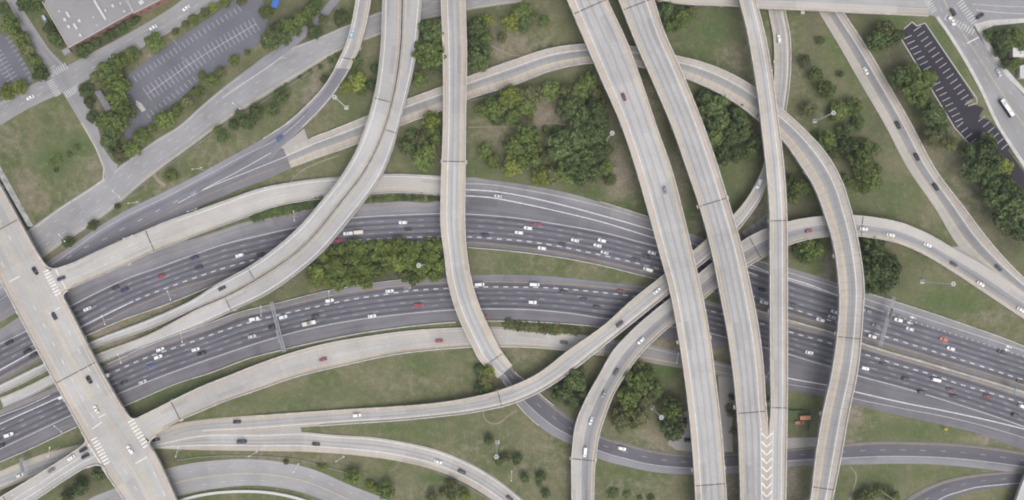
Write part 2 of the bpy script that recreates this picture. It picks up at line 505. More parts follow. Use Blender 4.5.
def paint(name, polylines, width, mat, parent, lift=0.02):
    """flat painted strips along world polylines"""
    verts, faces = [], []
    for p in polylines:
        p = np.asarray(p)
        t = np.gradient(p[:, :2], axis=0)
        t /= np.maximum(np.linalg.norm(t, axis=1)[:, None], 1e-9)
        nrm = np.stack([-t[:, 1], t[:, 0]], axis=1) * width / 2
        b = len(verts)
        for q, nn in zip(p, nrm):
            verts.append((q[0] + nn[0], q[1] + nn[1], q[2] + lift)); verts.append((q[0] - nn[0], q[1] - nn[1], q[2] + lift))
        for i in range(len(p) - 1):
            o = b + 2 * i
            faces.append((o, o + 1, o + 3, o + 2))
    if not faces: return None
    o = mesh_obj(name, verts, faces, mat, parent)
    if len(polylines) > 2: o["kind"] = "stuff"
    return o

def painted_line(r, u, kind, parent, i0=0, i1=None, concrete=True, lift=0.02, w=None, period=12.2, length=3.4):
    i1 = r.n - 1 if i1 is None else i1
    pts = lerp_line(r, u, i0, i1)
    vv = r.v[i0:i1 + 1]
    if kind == 'w': return paint("edge_line", [pts], w or 0.34, M_WHITE if concrete else M_WHITE, parent, lift)
    if kind == 'wf': return paint("edge_line", [pts], w or 0.3, M_WHITE_F, parent, lift)
    if kind == 'y': return paint("edge_line", [pts], w or 0.34, M_YEL_F if concrete else M_YEL, parent, lift)
    if kind == 'd': return paint("lane_dashes", dash_pieces(pts, vv, period, length, random.uniform(0, 8)), w or 0.3, M_WHITE_S if concrete else M_WHITE_A, parent, lift)
    if kind == 'D': return paint("lane_dashes", dash_pieces(pts, vv, period, length, random.uniform(0, 8)), w or 0.32, M_WHITE, parent, lift)

def parapet(r, side, parent, h=0.85, w=0.5, mat=None, i0=0, i1=None, name="parapet"):
    i1 = r.n - 1 if i1 is None else i1
    if side == 0: a, b = lerp_line(r, 0, i0, i1, 0.0), lerp_line(r, 0, i0, i1, w)
    else: a, b = lerp_line(r, 1, i0, i1, 0.0), lerp_line(r, 1, i0, i1, -w)
    # the foot stands 3 mm outside the slab so that no faces coincide
    v, f, mi = rect_strip(a, b, -0.25, h)
    d = r.PR[i0:i1 + 1] - r.PL[i0:i1 + 1]
    d /= np.maximum(np.linalg.norm(d, axis=1)[:, None], 1e-6)
    s = -0.03 if side == 0 else 0.03
    for k in range(len(a)):
        for q in (0, 3):
            vv = v[4 * k + q]
            v[4 * k + q] = (vv[0] + d[k][0] * s, vv[1] + d[k][1] * s, vv[2])
    o = mesh_obj(name, v, f, mat or M_PARA, parent)
    fix_normals(o)
    return o

def box_mesh(bm, c, size, rz=0.0, taper=1.0):
    sx, sy, sz = (s / 2 for s in size)
    ca, sa = math.cos(rz), math.sin(rz)
    vs = []
    for dz, k in ((-sz, 1.0), (sz, taper)):
        for dx, dy in ((-sx, -sy), (sx, -sy), (sx, sy), (-sx, sy)):
            x, y = dx * k, dy * k
            vs.append(bm.verts.new((c[0] + x * ca - y * sa, c[1] + x * sa + y * ca, c[2] + dz)))
    for q in ((3, 2, 1, 0), (4, 5, 6, 7), (0, 1, 5, 4), (1, 2, 6, 5), (2, 3, 7, 6), (3, 0, 4, 7)):
        bm.faces.new([vs[i] for i in q])
    return vs

def tube_mesh(bm, a, b, ra, rb, seg=8):
    a, b = Vector(a), Vector(b)
    z = (b - a).normalized()
    x = z.orthogonal().normalized(); y = z.cross(x)
    r1 = [bm.verts.new(a + (x * math.cos(t) + y * math.sin(t)) * ra) for t in [2 * math.pi * i / seg for i in range(seg)]]
    r2 = [bm.verts.new(b + (x * math.cos(t) + y * math.sin(t)) * rb) for t in [2 * math.pi * i / seg for i in range(seg)]]
    for i in range(seg):
        j = (i + 1) % seg
        bm.faces.new((r1[i], r1[j], r2[j], r2[i]))
    bm.faces.new(list(reversed(r1))); bm.faces.new(r2)

def bm_obj(name, bm, mat, parent=None, bevel=0.0):
    me = bpy.data.meshes.new(name)
    if bevel:
        bmesh.ops.bevel(bm, geom=list(bm.edges), offset=bevel, segments=1, affect='EDGES')
    bmesh.ops.recalc_face_normals(bm, faces=bm.faces)
    bm.to_mesh(me); bm.free()
    me.materials.append(mat)
    return link(bpy.data.objects.new(name, me), parent)

def inside(poly, x, y):
    c = False
    n = len(poly)
    j = n - 1
    for i in range(n):
        xi, yi = poly[i]; xj, yj = poly[j]
        if (yi > y) != (yj > y) and x < (xj - xi) * (y - yi) / (yj - yi) + xi:
            c = not c
        j = i
    return c

def on_lower_road(r, x, y, z):
    for q in ROADS.values():
        if q is r: continue
        d = np.hypot(q.PC[:, 0] - x, q.PC[:, 1] - y)
        i = int(np.argmin(d))
        w = np.linalg.norm(q.PL[i] - q.PR[i]) / 2
        if d[i] < w + 1.0 and q.z[i] < z - 2.0:
            return True
    return False

PIER_JOBS = []
def piers(r, parent, spacing=34.0, at=()):
    PIER_JOBS.append((r, parent, spacing, at))

def build_piers():
    for r, parent, spacing, at in PIER_JOBS:
        idx = [road_near(r, *p) for p in at]
        forced = set(idx)
        s = spacing * 0.4
        while s < r.v[-1]:
            i = int(np.argmin(np.abs(r.v - s)))
            if all(abs(r.v[i] - r.v[k]) > spacing * 0.6 for k in idx): idx.append(i)
            s += spacing
        for i in idx:
            z = r.z[i]
            if z < 4.5: continue
            a, b = max(0, i - 1), min(r.n - 1, i + 1)
            t = r.PC[b] - r.PC[a]
            ang = math.atan2(t[1], t[0])
            c = r.PC[i]
            if not (-345 < c[0] < 345 and -180 < c[1] < 180): continue
            w = np.linalg.norm(r.PR[i] - r.PL[i])
            offs = [0.0] if w < 13 or i in forced else [-w * 0.27, w * 0.27]
            nx, ny = -math.sin(ang), math.cos(ang)
            if i not in forced and any(on_lower_road(r, c[0] + nx * o, c[1] + ny * o, z) for o in offs): continue
            bot = -0.6
            for o in offs:
                bm = bmesh.new()
                top = z - 2.6
                box_mesh(bm, (c[0] + nx * o, c[1] + ny * o, (top + bot) / 2), (1.8, 1.8, top - bot), ang)
                p = bm_obj("pier", bm, M_PIER, parent, 0.2)
            bm = bmesh.new()
            vs = box_mesh(bm, (c[0], c[1], z - 2.1), (2.2, w * (1.13 if i in forced else 1.02), 1.2), ang)
            for q in vs[:4]:   # hammerhead: the underside is shorter than the top
                d = Vector((q.co.x - c[0], q.co.y - c[1]))
                al = d.x * nx + d.y * ny
                q.co.x -= nx * al * 0.25; q.co.y -= ny * al * 0.25
            bm_obj("pier_cap", bm, M_PIER, p)

def flyover(key, name, label, cat, L, R, z, stops, lines, joints=(), at_piers=(), para=(1, 1), thick=1.6, pspace=34.0, joint_w=0.6,
            matkw=None, para_mat=None, para_w=0.5, para_h=0.85, step=3.0, group=None, no_piers=False, jmat=None, para_range=(None, None)):
    r = make_road(key, L, R, z, step)
    root = empty(name, (0, 0, 0))
    tag(root, label, cat, group)
    mat = road_mat("deck_" + key, stops, width=r.width, **(matkw or {}))
    cuts = sorted({0, r.n - 1} | {road_near(r, *p) for p in joints})
    for a, b in zip(cuts[:-1], cuts[1:]):
        if b - a >= 1:
            slab("deck_slab", r, a, b, thick, [mat, M_SIDE], root)
    for p in joints:
        i = road_near(r, *p)
        if 0 < i < r.n - 1:
            t = r.PC[i + 1] - r.PC[i - 1]; t = t / np.linalg.norm(t)
            a, b = r.PL[i], r.PR[i]
            d = (b - a) / np.linalg.norm(b - a) * 0.55
            a, b = a + d, b - d
            h = joint_w / 2
            up = np.array([0, 0, 0.012])
            mesh_obj("expansion_joint", [a - t * h + up, b - t * h + up, b + t * h + up, a + t * h + up], [(0, 1, 2, 3)], jmat or M_JOINT, root)
    for ln in lines:
        u, k = ln[0], ln[1]
        i0, i1 = 0, None
        if len(ln) > 2 and ln[2]: i0 = road_near(r, *ln[2])
        if len(ln) > 3 and ln[3]: i1 = road_near(r, *ln[3])
        painted_line(r, u, k, root, i0, i1)
    for sd in (0, 1):
        if para[sd]:
            rg = para_range[sd] or (None, None)
            parapet(r, sd, root, para_h, para_w, para_mat, road_near(r, *rg[0]) if rg[0] else 0, road_near(r, *rg[1]) if rg[1] else None)
    if not no_piers: piers(r, root, pspace, at_piers)
    r.root = root
    return r

def surface(key, name, label, L, R, z, stops, lines=(), thick=0.4, matkw=None, concrete=False, step=3.0):
    """a road lying on the ground: part of the setting"""
    r = make_road(key, L, R, z, step)
    mat = road_mat("road_" + key, stops, width=r.width, **(matkw or {}))
    o = slab(name, r, 0, r.n - 1, thick, [mat, M_SIDE], None)
    tag(o, label, kind="structure")
    for ln in lines:
        i0 = road_near(r, *ln[2]) if len(ln) > 2 and ln[2] else 0
        i1 = road_near(r, *ln[3]) if len(ln) > 3 and ln[3] else None
        painted_line(r, ln[0], ln[1], o, i0, i1, concrete)
    r.root = o
    return r

def px_line(pts, z, step=3.0):
    q = smooth_poly(pts, step)
    if callable(z): return np.array([P(a, b, z(a, b)) for a, b in q])
    return np.array([P(a, b, z) for a, b in q])

def solid(parent, pts, kind, z, w=0.34, lift=0.02):
    m = {'w': M_WHITE, 'y': M_YEL, 'wf': M_WHITE_F, 'yf': M_YEL_F, 'wa': M_WHITE_A}[kind]
    return paint("edge_line", [px_line(pts, z)], w, m, parent, lift)

# ---- the motorway: outer edge line and inner high-occupancy line of each carriageway, traced
MU_EDGE = [(-40, 364), (0, 344), (26, 331), (60, 312), (100, 291), (126, 279), (160, 267), (190, 256), (220, 245.5), (260, 235.5), (298, 227), (352, 218), (400, 215), (466, 214), (490, 215.5),
           (516, 218), (550, 223), (580, 228), (610, 234), (640, 242), (654, 245.5), (700, 257), (751, 268), (788, 280), (838, 296), (882, 311), (921, 324), (966, 338), (988, 345), (1022, 356), (1060, 368)]
MU_HOV = [(-40, 391), (0, 370), (38, 349), (81, 327), (115, 310), (143, 297), (172, 286), (200, 276), (218, 270), (247, 261.5), (300, 249), (345, 241), (375, 239), (420, 237), (473, 237), (494, 238.6), (523, 241), (552, 245), (582, 251), (610, 257),
          (640, 264), (659, 269), (700, 280), (755, 297), (793, 309), (832, 321), (890, 338), (929, 350), (968, 362), (1016, 377.5), (1060, 391)]
MU_YEL = [(-40, 399), (0, 378), (40, 357), (84, 333), (130, 309), (156, 298), (184, 287), (220, 276.5), (250, 269), (300, 256), (345, 248), (375, 245.5), (420, 243), (468, 242.5), (510, 246), (550, 251), (590, 259), (630, 268), (662, 276), (704, 289), (755, 304), (788, 314),
          (836, 328), (862, 337), (890, 345), (930, 357), (970, 369), (1020, 384), (1060, 397)]
ML_EDGE = [(-40, 468), (0, 449), (72, 415), (118, 394), (140, 385), (160, 377), (190, 366), (220, 355.5), (250, 345.5), (300, 331), (350, 321), (400, 314.5), (452, 310), (482, 309), (525, 309.5), (575, 314), (600, 318), (650, 324), (709, 333), (728, 338),
           (762, 347), (788, 354), (810, 361), (831, 367), (857, 375.5), (900, 387), (950, 402), (1022, 426), (1060, 440)]
ML_HOV = [(-40, 443), (0, 424), (53, 400), (116, 371), (143, 359), (171, 349), (200, 339), (219, 332), (237.5, 326), (266, 318), (296, 311), (315, 307), (354, 299), (384, 294.5), (404, 291.5), (444, 288.5), (482, 287), (512, 287), (552, 288), (592, 291.5),
          (631, 296), (670, 302.5), (710, 311), (759, 323), (797, 334), (826, 342), (864, 354), (912, 369), (930, 374), (959, 384), (987, 392), (1016, 401), (1060, 415)]
ML_YEL = [(-40, 430), (0, 414), (24, 404), (58, 390), (106, 369), (140, 354), (160, 346), (184, 338), (220, 325), (237, 318), (275, 309), (325, 297), (375, 289), (400, 286), (445, 283), (472, 282), (525, 282.5), (560, 284), (600, 287), (645, 292), (703, 303), (722, 308), (757, 317),
          (788, 326), (836, 338.5), (862, 348), (910, 362), (924, 366), (974, 381), (1024, 397), (1060, 408)]

MU_L = [(-40, 349), (0, 329), (26, 312), (60, 287), (100, 269), (140, 254), (158, 247), (180, 242), (200, 237), (237, 224.5), (287, 212), (312, 207), (362, 204), (400, 201.5), (440, 199.5), (452, 189), (466, 178), (490, 180), (520, 184),
        (550, 189), (580, 196), (600, 202), (626, 210), (648, 217), (686, 232), (720, 244), (760, 259), (788, 267.5), (810, 274), (838, 283), (866, 293), (890, 300.5), (920, 310), (970, 327), (1004, 339), (1024, 347.5), (1060, 362)]
MU_R = [(-40, 403), (0, 382), (42, 359), (84, 336), (120, 320), (165, 304), (200, 290), (225, 279), (300, 260), (345, 252), (400, 247), (440, 246), (468, 246.5), (510, 250), (550, 255), (590, 262), (630, 271.5), (660, 279), (704, 293), (758, 308), (790, 318), (836, 331.5), (862, 341), (890, 349), (930, 361), (970, 373), (1020, 388), (1060, 401)]
ML_L = [(-40, 426), (0, 410), (24, 400), (58, 386), (106, 365), (140, 350), (160, 342), (200, 328), (237, 313.5), (260, 308), (280, 303.5), (325, 292.5), (375, 284), (400, 281), (445, 278), (472, 275.5), (550, 276.5), (600, 281.5), (650, 287.5), (704, 300), (757, 314), (788, 323), (836, 335.5), (862, 345), (910, 359), (974, 378), (1024, 394), (1060, 405)]
ML_R = [(-40, 482), (0, 461), (30, 448), (77, 425), (136, 400), (160, 390), (184, 380), (207, 373), (252, 356.5), (282, 349), (325, 339), (362, 332), (400, 326.5), (437, 322.5), (460, 321), (500, 320), (555, 322), (595, 325.5), (625, 330), (660, 337), (711, 345), (729, 349), (750, 364),
        (768, 386), (788, 390), (826, 397.5), (854, 404.5), (925, 421), (970, 431.5), (1024, 450), (1060, 462)]

def carriageway(key, label, L, R, EDGE, HOV, YEL, z, outer_first):
    base_stops = [(0, ASPH_OLD), (1, ASPH_OLD)] if True else None
    r = make_road(key, L, R, z)
    mat = road_mat("asphalt_" + key, [(0, (0.235, 0.228, 0.23)), (0.1, (0.215, 0.208, 0.212)), (0.2, (0.16, 0.154, 0.158)), (0.3, (0.13, 0.125, 0.128)), (0.55, (0.115, 0.111, 0.117)), (1, (0.115, 0.11, 0.114))] if outer_first
                   else [(0, (0.165, 0.16, 0.165)), (0.3, (0.115, 0.112, 0.118)), (0.62, (0.115, 0.11, 0.114)), (1, (0.135, 0.13, 0.13))], width=r.width, streak=0.16, blotch=0.16)
    o = slab("motorway", r, 0, r.n - 1, 0.4, [mat, M_SIDE], None)
    tag(o, label, kind="structure")
    r.root = o
    # trafficked lanes: a sheet of newer asphalt with dark oil tracks along each lane
    a, b = (EDGE, YEL)
    t = make_road(key + "_lanes", a, b, z + 0.008)
    lanes = [0.0]
    st = []
    nl = 5
    bounds = [0, .195, .39, .585, .78, 1.0]
    for k in range(nl):
        u0, u1 = bounds[k], bounds[k + 1]
        w = u1 - u0
        st += [(u0 + 0.002, (0.118, 0.115, 0.121)), (u0 + w * 0.3, (0.098, 0.095, 0.101)), (u0 + w * 0.5, (0.062, 0.060, 0.066)), (u0 + w * 0.7, (0.098, 0.095, 0.101))]
    st.append((1.0, (0.118, 0.115, 0.121)))
    lm = road_mat("lanes_" + key, st, width=t.width, streak=0.2, blotch=0.12)
    vs, fs, uv = [], [], []
    for i in range(t.n):
        vs += [tuple(t.PL[i]), tuple(t.PR[i])]
        uv += [(0, t.v[i]), (1, t.v[i])]
        if i: fs.append((2 * i - 2, 2 * i, 2 * i + 1, 2 * i - 1))
    lo = mesh_obj("traffic_lanes", vs, fs, lm, o, uv)
    del ROADS[key + "_lanes"]
    return r, o

MU, MU_O = carriageway("MU", "westbound motorway carriageway of dark asphalt, the upper of the two", MU_L, MU_R, MU_EDGE, MU_HOV, MU_YEL, 0.0, True)
ML, ML_O = carriageway("ML", "eastbound motorway carriageway of dark asphalt, the lower of the two", ML_L, ML_R, ML_EDGE, ML_HOV, ML_YEL, 0.0, False)

def resample_pair(a, b, step=3.0):
    A, B, _ = pair_up(a, b, 0.0, step)
    return A, B

def lane_lines(parent, EDGE, HOV, YEL, fr=(0.25, 0.5, 0.75), solid_hov=None):
    A, B = resample_pair(EDGE, HOV)
    for f in fr:
        C = A + (B - A) * f
        p = np.array([P(x, y, 0.0) for x, y in C])
        v = np.concatenate([[0], np.cumsum(np.linalg.norm(np.diff(p, axis=0), axis=1))])
        paint("lane_dashes", dash_pieces(p, v, 12.2, 3.3, random.uniform(0, 9)), 0.34, M_WHITE_A, parent, 0.022)
    p = px_line(HOV, 0.0)
    v = np.concatenate([[0], np.cumsum(np.linalg.norm(np.diff(p, axis=0), axis=1))])
    k = int(np.argmin(np.abs(p[:, 0] - P(solid_hov, 0)[0])))
    paint("edge_line", [p[:k]], 0.5, M_WHITE, parent, 0.022)
    paint("lane_dashes", dash_pieces(p[k:], v[k:], 6.1, 3.0), 0.62, M_WHITE_HOV, parent, 0.022)
    paint("edge_line", [px_line(YEL, 0.0)], 0.36, M_YEL, parent, 0.022)

lane_lines(MU_O, MU_EDGE, MU_HOV, MU_YEL, solid_hov=137)
lane_lines(ML_O, ML_EDGE, ML_HOV, ML_YEL, solid_hov=62)
k = [p for p in MU_EDGE if p[0] <= 885]
solid(MU_O, k, 'wf', 0.0, 0.42)
solid(ML_O, ML_EDGE, 'wf', 0.0, 0.42)
q = px_line([p for p in MU_EDGE if p[0] >= 882], 0.0)
v = np.concatenate([[0], np.cumsum(np.linalg.norm(np.diff(q, axis=0), axis=1))])
paint("lane_dashes", dash_pieces(q, v, 3.6, 1.0), 0.5, M_WHITE_F, MU_O, 0.022)
# ramp lanes that merge into the upper carriageway
solid(MU_O, [(462, 183.5), (490, 184.5), (520, 189), (550, 194.5), (600, 206), (648, 220.5), (690, 236)], 'wf', 0.0, 0.34)
solid(MU_O, [(462, 189.5), (490, 191), (520, 195.5), (550, 202), (600, 215), (652, 230), (700, 246)], 'w', 0.0, 0.5)
solid(MU_O, [(462, 195.5), (490, 197.5), (520, 203), (550, 209.5), (600, 221.5), (654, 238), (700, 252), (751, 265), (768, 272), (788, 278), (810, 285), (838, 295.5)], 'w', 0.0, 0.5)
solid(MU_O, [(700, 254), (748, 272), (758, 275.5)], 'w', 0.0, 0.4)
solid(MU_O, [(745, 258), (768, 264), (788, 272), (838, 288), (866, 299), (890, 307), (930, 320), (970, 333), (1004, 344), (1024, 351), (1060, 365)], 'wf', 0.0, 0.34)
solid(ML_O, [(768, 373), (788, 378), (828, 385.5), (854, 391.5), (900, 402), (950, 412), (1000, 423), (1024, 429), (1060, 438)], 'w', 0.0, 0.5)
solid(ML_O, [(768, 379), (788, 384), (827, 391), (854, 398.5), (900, 408), (960, 420), (1024, 438), (1060, 452)], 'wf', 0.0, 0.3)
solid(ML_O, [(-40, 436), (0, 416.5), (29, 405), (50, 395)], 'wf', 0.0, 0.4)

# ---- local streets, frontage roads and ramps lying on the ground
STREET = [(0, (0.275, 0.268, 0.268)), (0.5, (0.25, 0.246, 0.25)), (1, (0.275, 0.268, 0.268))]
surface("O", "frontage_road", "grey frontage road running under the overpass towards the top",
        [(-50, 285), (0, 250), (32, 227), (60, 207), (100, 181), (125, 162), (155, 140.5), (180, 125), (200, 107), (225, 86), (250, 67.5), (270, 53.5), (282, 50), (312, 40), (345, 26), (382, 11), (421, 0), (450, -8), (520, -22)],
        [(-40, 320), (20, 276), (55, 249), (100, 219), (150, 177), (200, 140), (220, 125), (275, 90), (300, 74.5), (337, 52), (382, 34), (421, 20), (441, 16), (467, 10.5), (500, 5), (540, 0), (560, -6)],
        0.06, STREET, [(.28, 'd'), (.5, 'd'), (.72, 'd'), (.93, 'y'), (.06, 'wf')], concrete=True)
surface("Q", "slip_road", "narrow dark slip road joining the frontage road beside the dense tree belt",
        [(240, 76), (258, 62), (275, 49), (300, 27), (317, 14.5), (330, 0), (345, -20)], [(244, 84), (264, 70), (284, 55), (307, 35.5), (325, 18), (340, 0), (355, -20)],
        0.10, [(0, (0.2, 0.195, 0.2)), (1, (0.19, 0.185, 0.19))])
solid(ROADS['Q'].root, [(222, 98), (250, 79), (270, 65.5), (283, 56)], 'wf', 0.1, 0.5)
surface("M", "street", "grey street in front of the flat-roofed brick building",
        [(-40, 123), (0, 102), (25, 88.5), (50, 75), (67, 66), (100, 48.5), (137, 28.5), (175, 5), (182, 0), (215, -22)],
        [(-40, 146), (0, 125), (30, 107.5), (57, 95), (80, 84), (107, 69), (150, 43), (190, 20), (200, 12.5), (220, 0), (250, -18)],
        0.08, STREET, [(.33, 'd'), (.62, 'd')], concrete=True)
surface("N", "side_street", "side street beside the building crossing to the frontage road",
        [(-10, -30), (6, 0), (32, 46), (52, 76), (64, 95), (82, 125), (96, 150), (103, 168), (106, 186)], [(6, -18), (17, 0), (37, 31), (50, 50), (67, 68), (80, 92), (96, 122), (105, 150), (114, 162), (134, 172)],
        0.11, [(0, (0.25, 0.245, 0.245)), (.5, (0.225, 0.22, 0.225)), (1, (0.25, 0.245, 0.245))])
r = surface("P", "ramp_road", "dark asphalt ramp curving down beside the frontage road",
        [(-50, 318), (0, 289), (40, 266), (67, 249), (100, 226), (125, 211), (162, 193), (200, 173.5), (225, 159.5), (250, 146, .03), (272, 133, .2), (287, 123, .5), (307, 105, 1.6), (325, 85, 3.6), (336, 67, 5.0), (346, 46, 5.1)],
        [(-40, 345), (0, 322), (60, 285), (100, 261), (150, 234), (200, 206), (232, 192), (256, 176), (275, 155), (290, 140), (304, 126), (320, 110), (335, 92), (350, 68), (361, 46)],
        0.03, [(0, (0.19, 0.185, 0.188)), (.18, (0.175, 0.17, 0.174)), (.3, (0.115, 0.112, 0.118)), (.42, (0.135, 0.13, 0.135)), (.6, (0.13, 0.126, 0.13)), (1, (0.165, 0.16, 0.162))], thick=1.6)
PR = r
parapet(PR, 0, PR.root, i0=road_near(PR, 270, 143), i1=road_near(PR, 346, 60))
parapet(PR, 1, PR.root, i0=road_near(PR, 298, 122), i1=road_near(PR, 346, 60))
def zP(x, y): return float(PR.z[road_near(PR, x, y)])
solid(r.root, [(0, 300), (67, 254), (100, 231), (130, 214), (162, 199), (200, 179), (245, 155), (275, 140), (295, 125), (312, 107), (328, 87), (339, 69)], 'wf', zP, 0.28)
solid(r.root, [(0, 316), (60, 276), (107, 246), (150, 222), (200, 198), (250, 177.5), (287, 164)], 'y', 0.05, 0.28)
p_ = px_line([(20, 296), (92, 244), (107, 238), (124, 228), (142, 219), (159, 210), (177, 201), (197, 191)], 0.03)
vv_ = np.concatenate([[0], np.cumsum(np.linalg.norm(np.diff(p_, axis=0), axis=1))])
paint("lane_dashes", dash_pieces(p_, vv_, 12.2, 3.4), 0.34, M_WHITE_F, r.root, 0.025)
r = surface("IW", "ramp_road", "grey asphalt taper where the loop ramp leaves the dark ramp",
        [(196, 196), (225, 182), (250, 168), (282, 150), (296, 145)], [(190, 211), (200, 206.5), (232, 192), (262, 181), (291, 168)],
        0.045, [(0, (0.14, 0.136, 0.14)), (1, (0.155, 0.15, 0.152))])
solid(r.root, [(192, 196), (207, 187.5), (235, 173), (260, 159), (281, 147)], 'w', 0.05, 0.3)
solid(r.root, [(178, 203), (200, 191.5), (250, 171), (290, 155)], 'w', 0.05, 0.3)
surface("E2", "ramp_road", "dark asphalt ramp sweeping under the flyovers along the bottom",
        [(484, 366, 1.0), (499, 377, .6), (506, 386, .35), (516, 403, .1), (532, 420, 0), (550, 434, 0), (572, 445, 0), (600, 459, 0), (625, 466, 0), (650, 471.5, 0), (690, 474.5, 0), (725, 474, 0), (800, 466, 0), (841, 465, 0), (875, 464, 0), (925, 464, 0), (985, 469, 0), (1024, 474, 0), (1060, 480, 0)],
        [(504, 352), (517.5, 374), (525, 380), (540, 393.5), (555, 406), (577, 421.5), (600, 435), (625, 443), (650, 449.5), (691, 454.5), (724, 453.5), (787, 449), (820, 446), (844, 444), (875, 441.5), (920, 442), (970, 444.5), (1024, 452), (1060, 458)],
        None, [(0, (0.185, 0.18, 0.182)), (.3, (0.17, 0.165, 0.168)), (.36, (0.088, 0.085, 0.091)), (.9, (0.095, 0.092, 0.098)), (1, (0.14, 0.135, 0.13))],
        [(.33, 'wf'), (.62, 'd'), (.9, 'y')], thick=1.6)
for sd in (0, 1): parapet(ROADS['E2'], sd, ROADS['E2'].root, i0=road_near(ROADS['E2'], 508, 376), i1=road_near(ROADS['E2'], 548, 415))
surface("R2", "ramp_road", "worn brownish ramp lane below the widest flyovers beside the lower carriageway",
        [(592, 336.5), (606, 338.5), (650, 344.5), (680, 352), (712, 360), (731, 365), (768, 375)], [(592, 354), (606, 356), (635, 360.5), (660, 364.5), (682, 368.5), (717, 375), (731, 378), (768, 388)],
        0.06, [(0, (0.25, 0.232, 0.212)), (.25, (0.245, 0.235, 0.225)), (.5, (0.235, 0.23, 0.228)), (1, (0.26, 0.24, 0.22))], [(.2, 'wf'), (.75, 'y')], concrete=True)
surface("U", "ramp_road", "dark two-lane ramp in the bottom right corner under the pale bridge end",
        [(890, 520), (907, 499), (925, 488), (940, 482), (975, 474.5), (1000, 472), (1024, 471), (1060, 471)], [(925, 520), (947, 500), (960, 495.5), (975, 491), (1000, 488), (1020, 486), (1060, 485)],
        0.05, [(0, (0.15, 0.145, 0.145)), (.2, (0.095, 0.092, 0.098)), (1, (0.11, 0.106, 0.112))], [(.12, 'y'), (.45, 'd'), (.8, 'w')])
surface("T", "ramp_road", "grey curved ramp crossing beneath the overpass at the bottom",
        [(60, 535), (88, 500), (118, 487), (140, 477), (162, 470), (190, 463.5), (220, 460), (237, 459), (275, 461), (312, 469), (350, 485), (385, 499), (420, 520)],
        [(95, 545), (120, 521), (150, 507), (186, 494), (220, 488), (250, 485.5), (287, 489), (320, 499), (350, 515), (370, 530)],
        0.03, [(0, (0.31, 0.30, 0.298)), (.5, (0.265, 0.26, 0.262)), (1, (0.29, 0.283, 0.28))], [(.28, 'd'), (.55, 'y'), (.8, 'd')], concrete=True)
surface("X", "street", "wide grey street with crossings in the top right corner",
        [(900, -45, 6.56), (924, -5, 6.56), (935, 17, 6.56), (950, 37, 6.56), (980, 85, 6.56), (1000, 124, 6.56), (1024, 162, 6.56), (1060, 215, 6.56)],
        [(935, -60), (958, -5), (972, 25), (990, 52), (1010, 80), (1024, 96), (1060, 145)],
        None, STREET, [(.3, 'd'), (.52, 'y'), (.75, 'd')], concrete=True)

# ---- flyovers, overpasses and concrete ramps
CL = GREYC
flyover("F", "flyover", "wide four-lane concrete flyover crossing the centre, the left of the two widest", "flyover",
        [(540, -60), (550, -40), (567, 0), (600, 77), (621, 125), (637.5, 175), (647.5, 210), (658.5, 250), (669, 288), (677.5, 332), (684, 375), (690, 425), (694, 475), (697, 540)],
        [(580, -60), (590, -40), (607.5, 0), (629, 47), (640, 77), (656.5, 126), (672.5, 172), (682.5, 210), (692, 250), (702.5, 295), (710, 337), (715, 375), (721, 425), (725, 475), (729, 540)],
        17.0, [(0, TAN), (.17, TAN), (.205, LANE), (.26, LANE), (.31, LANE2), (.36, LANE), (.48, LANE), (.53, LANE2), (.58, LANE), (.7, LANE), (.76, LANE2), (.81, LANE), (.87, LANE), (.9, TAN), (1, TAN)],
        [(.2, 'w'), (.885, 'y'), (.43, 'd'), (.66, 'd')], joints=[(587, 7), (710, 485)], at_piers=[(678, 343), (705, 470)])
flyover("G", "flyover", "wide concrete flyover right of the widest one, joined at the bottom by a chevron-painted gore", "flyover",
        [(595, -60), (603, -40), (618.5, 0), (637.5, 47.5), (654, 85), (671, 125), (686, 167.5), (700, 209), (711, 250), (720, 295), (727.5, 335), (733, 375), (737.5, 425), (739.5, 475), (741, 540)],
        [(628, -60), (636, -40), (654, 0), (662.5, 27), (680, 67), (703, 124), (714, 155), (727.5, 198), (742.5, 250), (752.5, 295), (760, 337), (764, 375), (766, 407), (768.4, 428), (768.9, 440), (769, 475), (769.2, 540)],
        17.0, [(0, TAN), (.1, TAN), (.13, LANE), (.2, LANE), (.26, LANE2), (.31, LANE), (.4, LANE), (.46, LANE2), (.51, LANE), (.6, LANE), (.66, LANE2), (.72, LANE), (.75, LANE), (.785, TAN), (1, TAN)],
        [(.115, 'y'), (.77, 'w', None, (752, 431)), (.33, 'd'), (.55, 'd')], joints=[(638, 5), (714, 202), (752, 412)], at_piers=[(712, 203), (752, 405)], para_range=(None, (None, (751, 421))))
flyover("H", "flyover", "narrow single-lane flyover running almost straight down, right of the wide pair", "flyover",
        [(728, -40), (739, 0), (746, 27.5), (752.5, 62.5), (757.5, 95), (761, 125), (766, 170), (769, 207), (769.5, 250), (769.7, 320), (770, 375), (770.5, 407), (769.3, 428), (769.0, 440), (769.1, 475), (769.3, 540)],
        [(745, -40), (756, 0), (765, 35), (772.5, 77.5), (779, 125), (785, 180), (787, 220), (787.3, 250), (787.5, 320), (787.5, 375), (787, 425), (785.7, 500), (785, 540)],
        17.0, [(0, TAN2), (.2, TAN2), (.25, LANE), (.4, LANE), (.48, LANE2), (.55, LANE), (.7, LANE), (.75, TAN), (1, TAN)],
        [(.22, 'y', None, (769, 425)), (.72, 'w')], joints=[(777, 222), (778, 409)], at_piers=[(777, 312), (778, 222), (778, 405)], para_range=((None, (778.5, 421)), None))
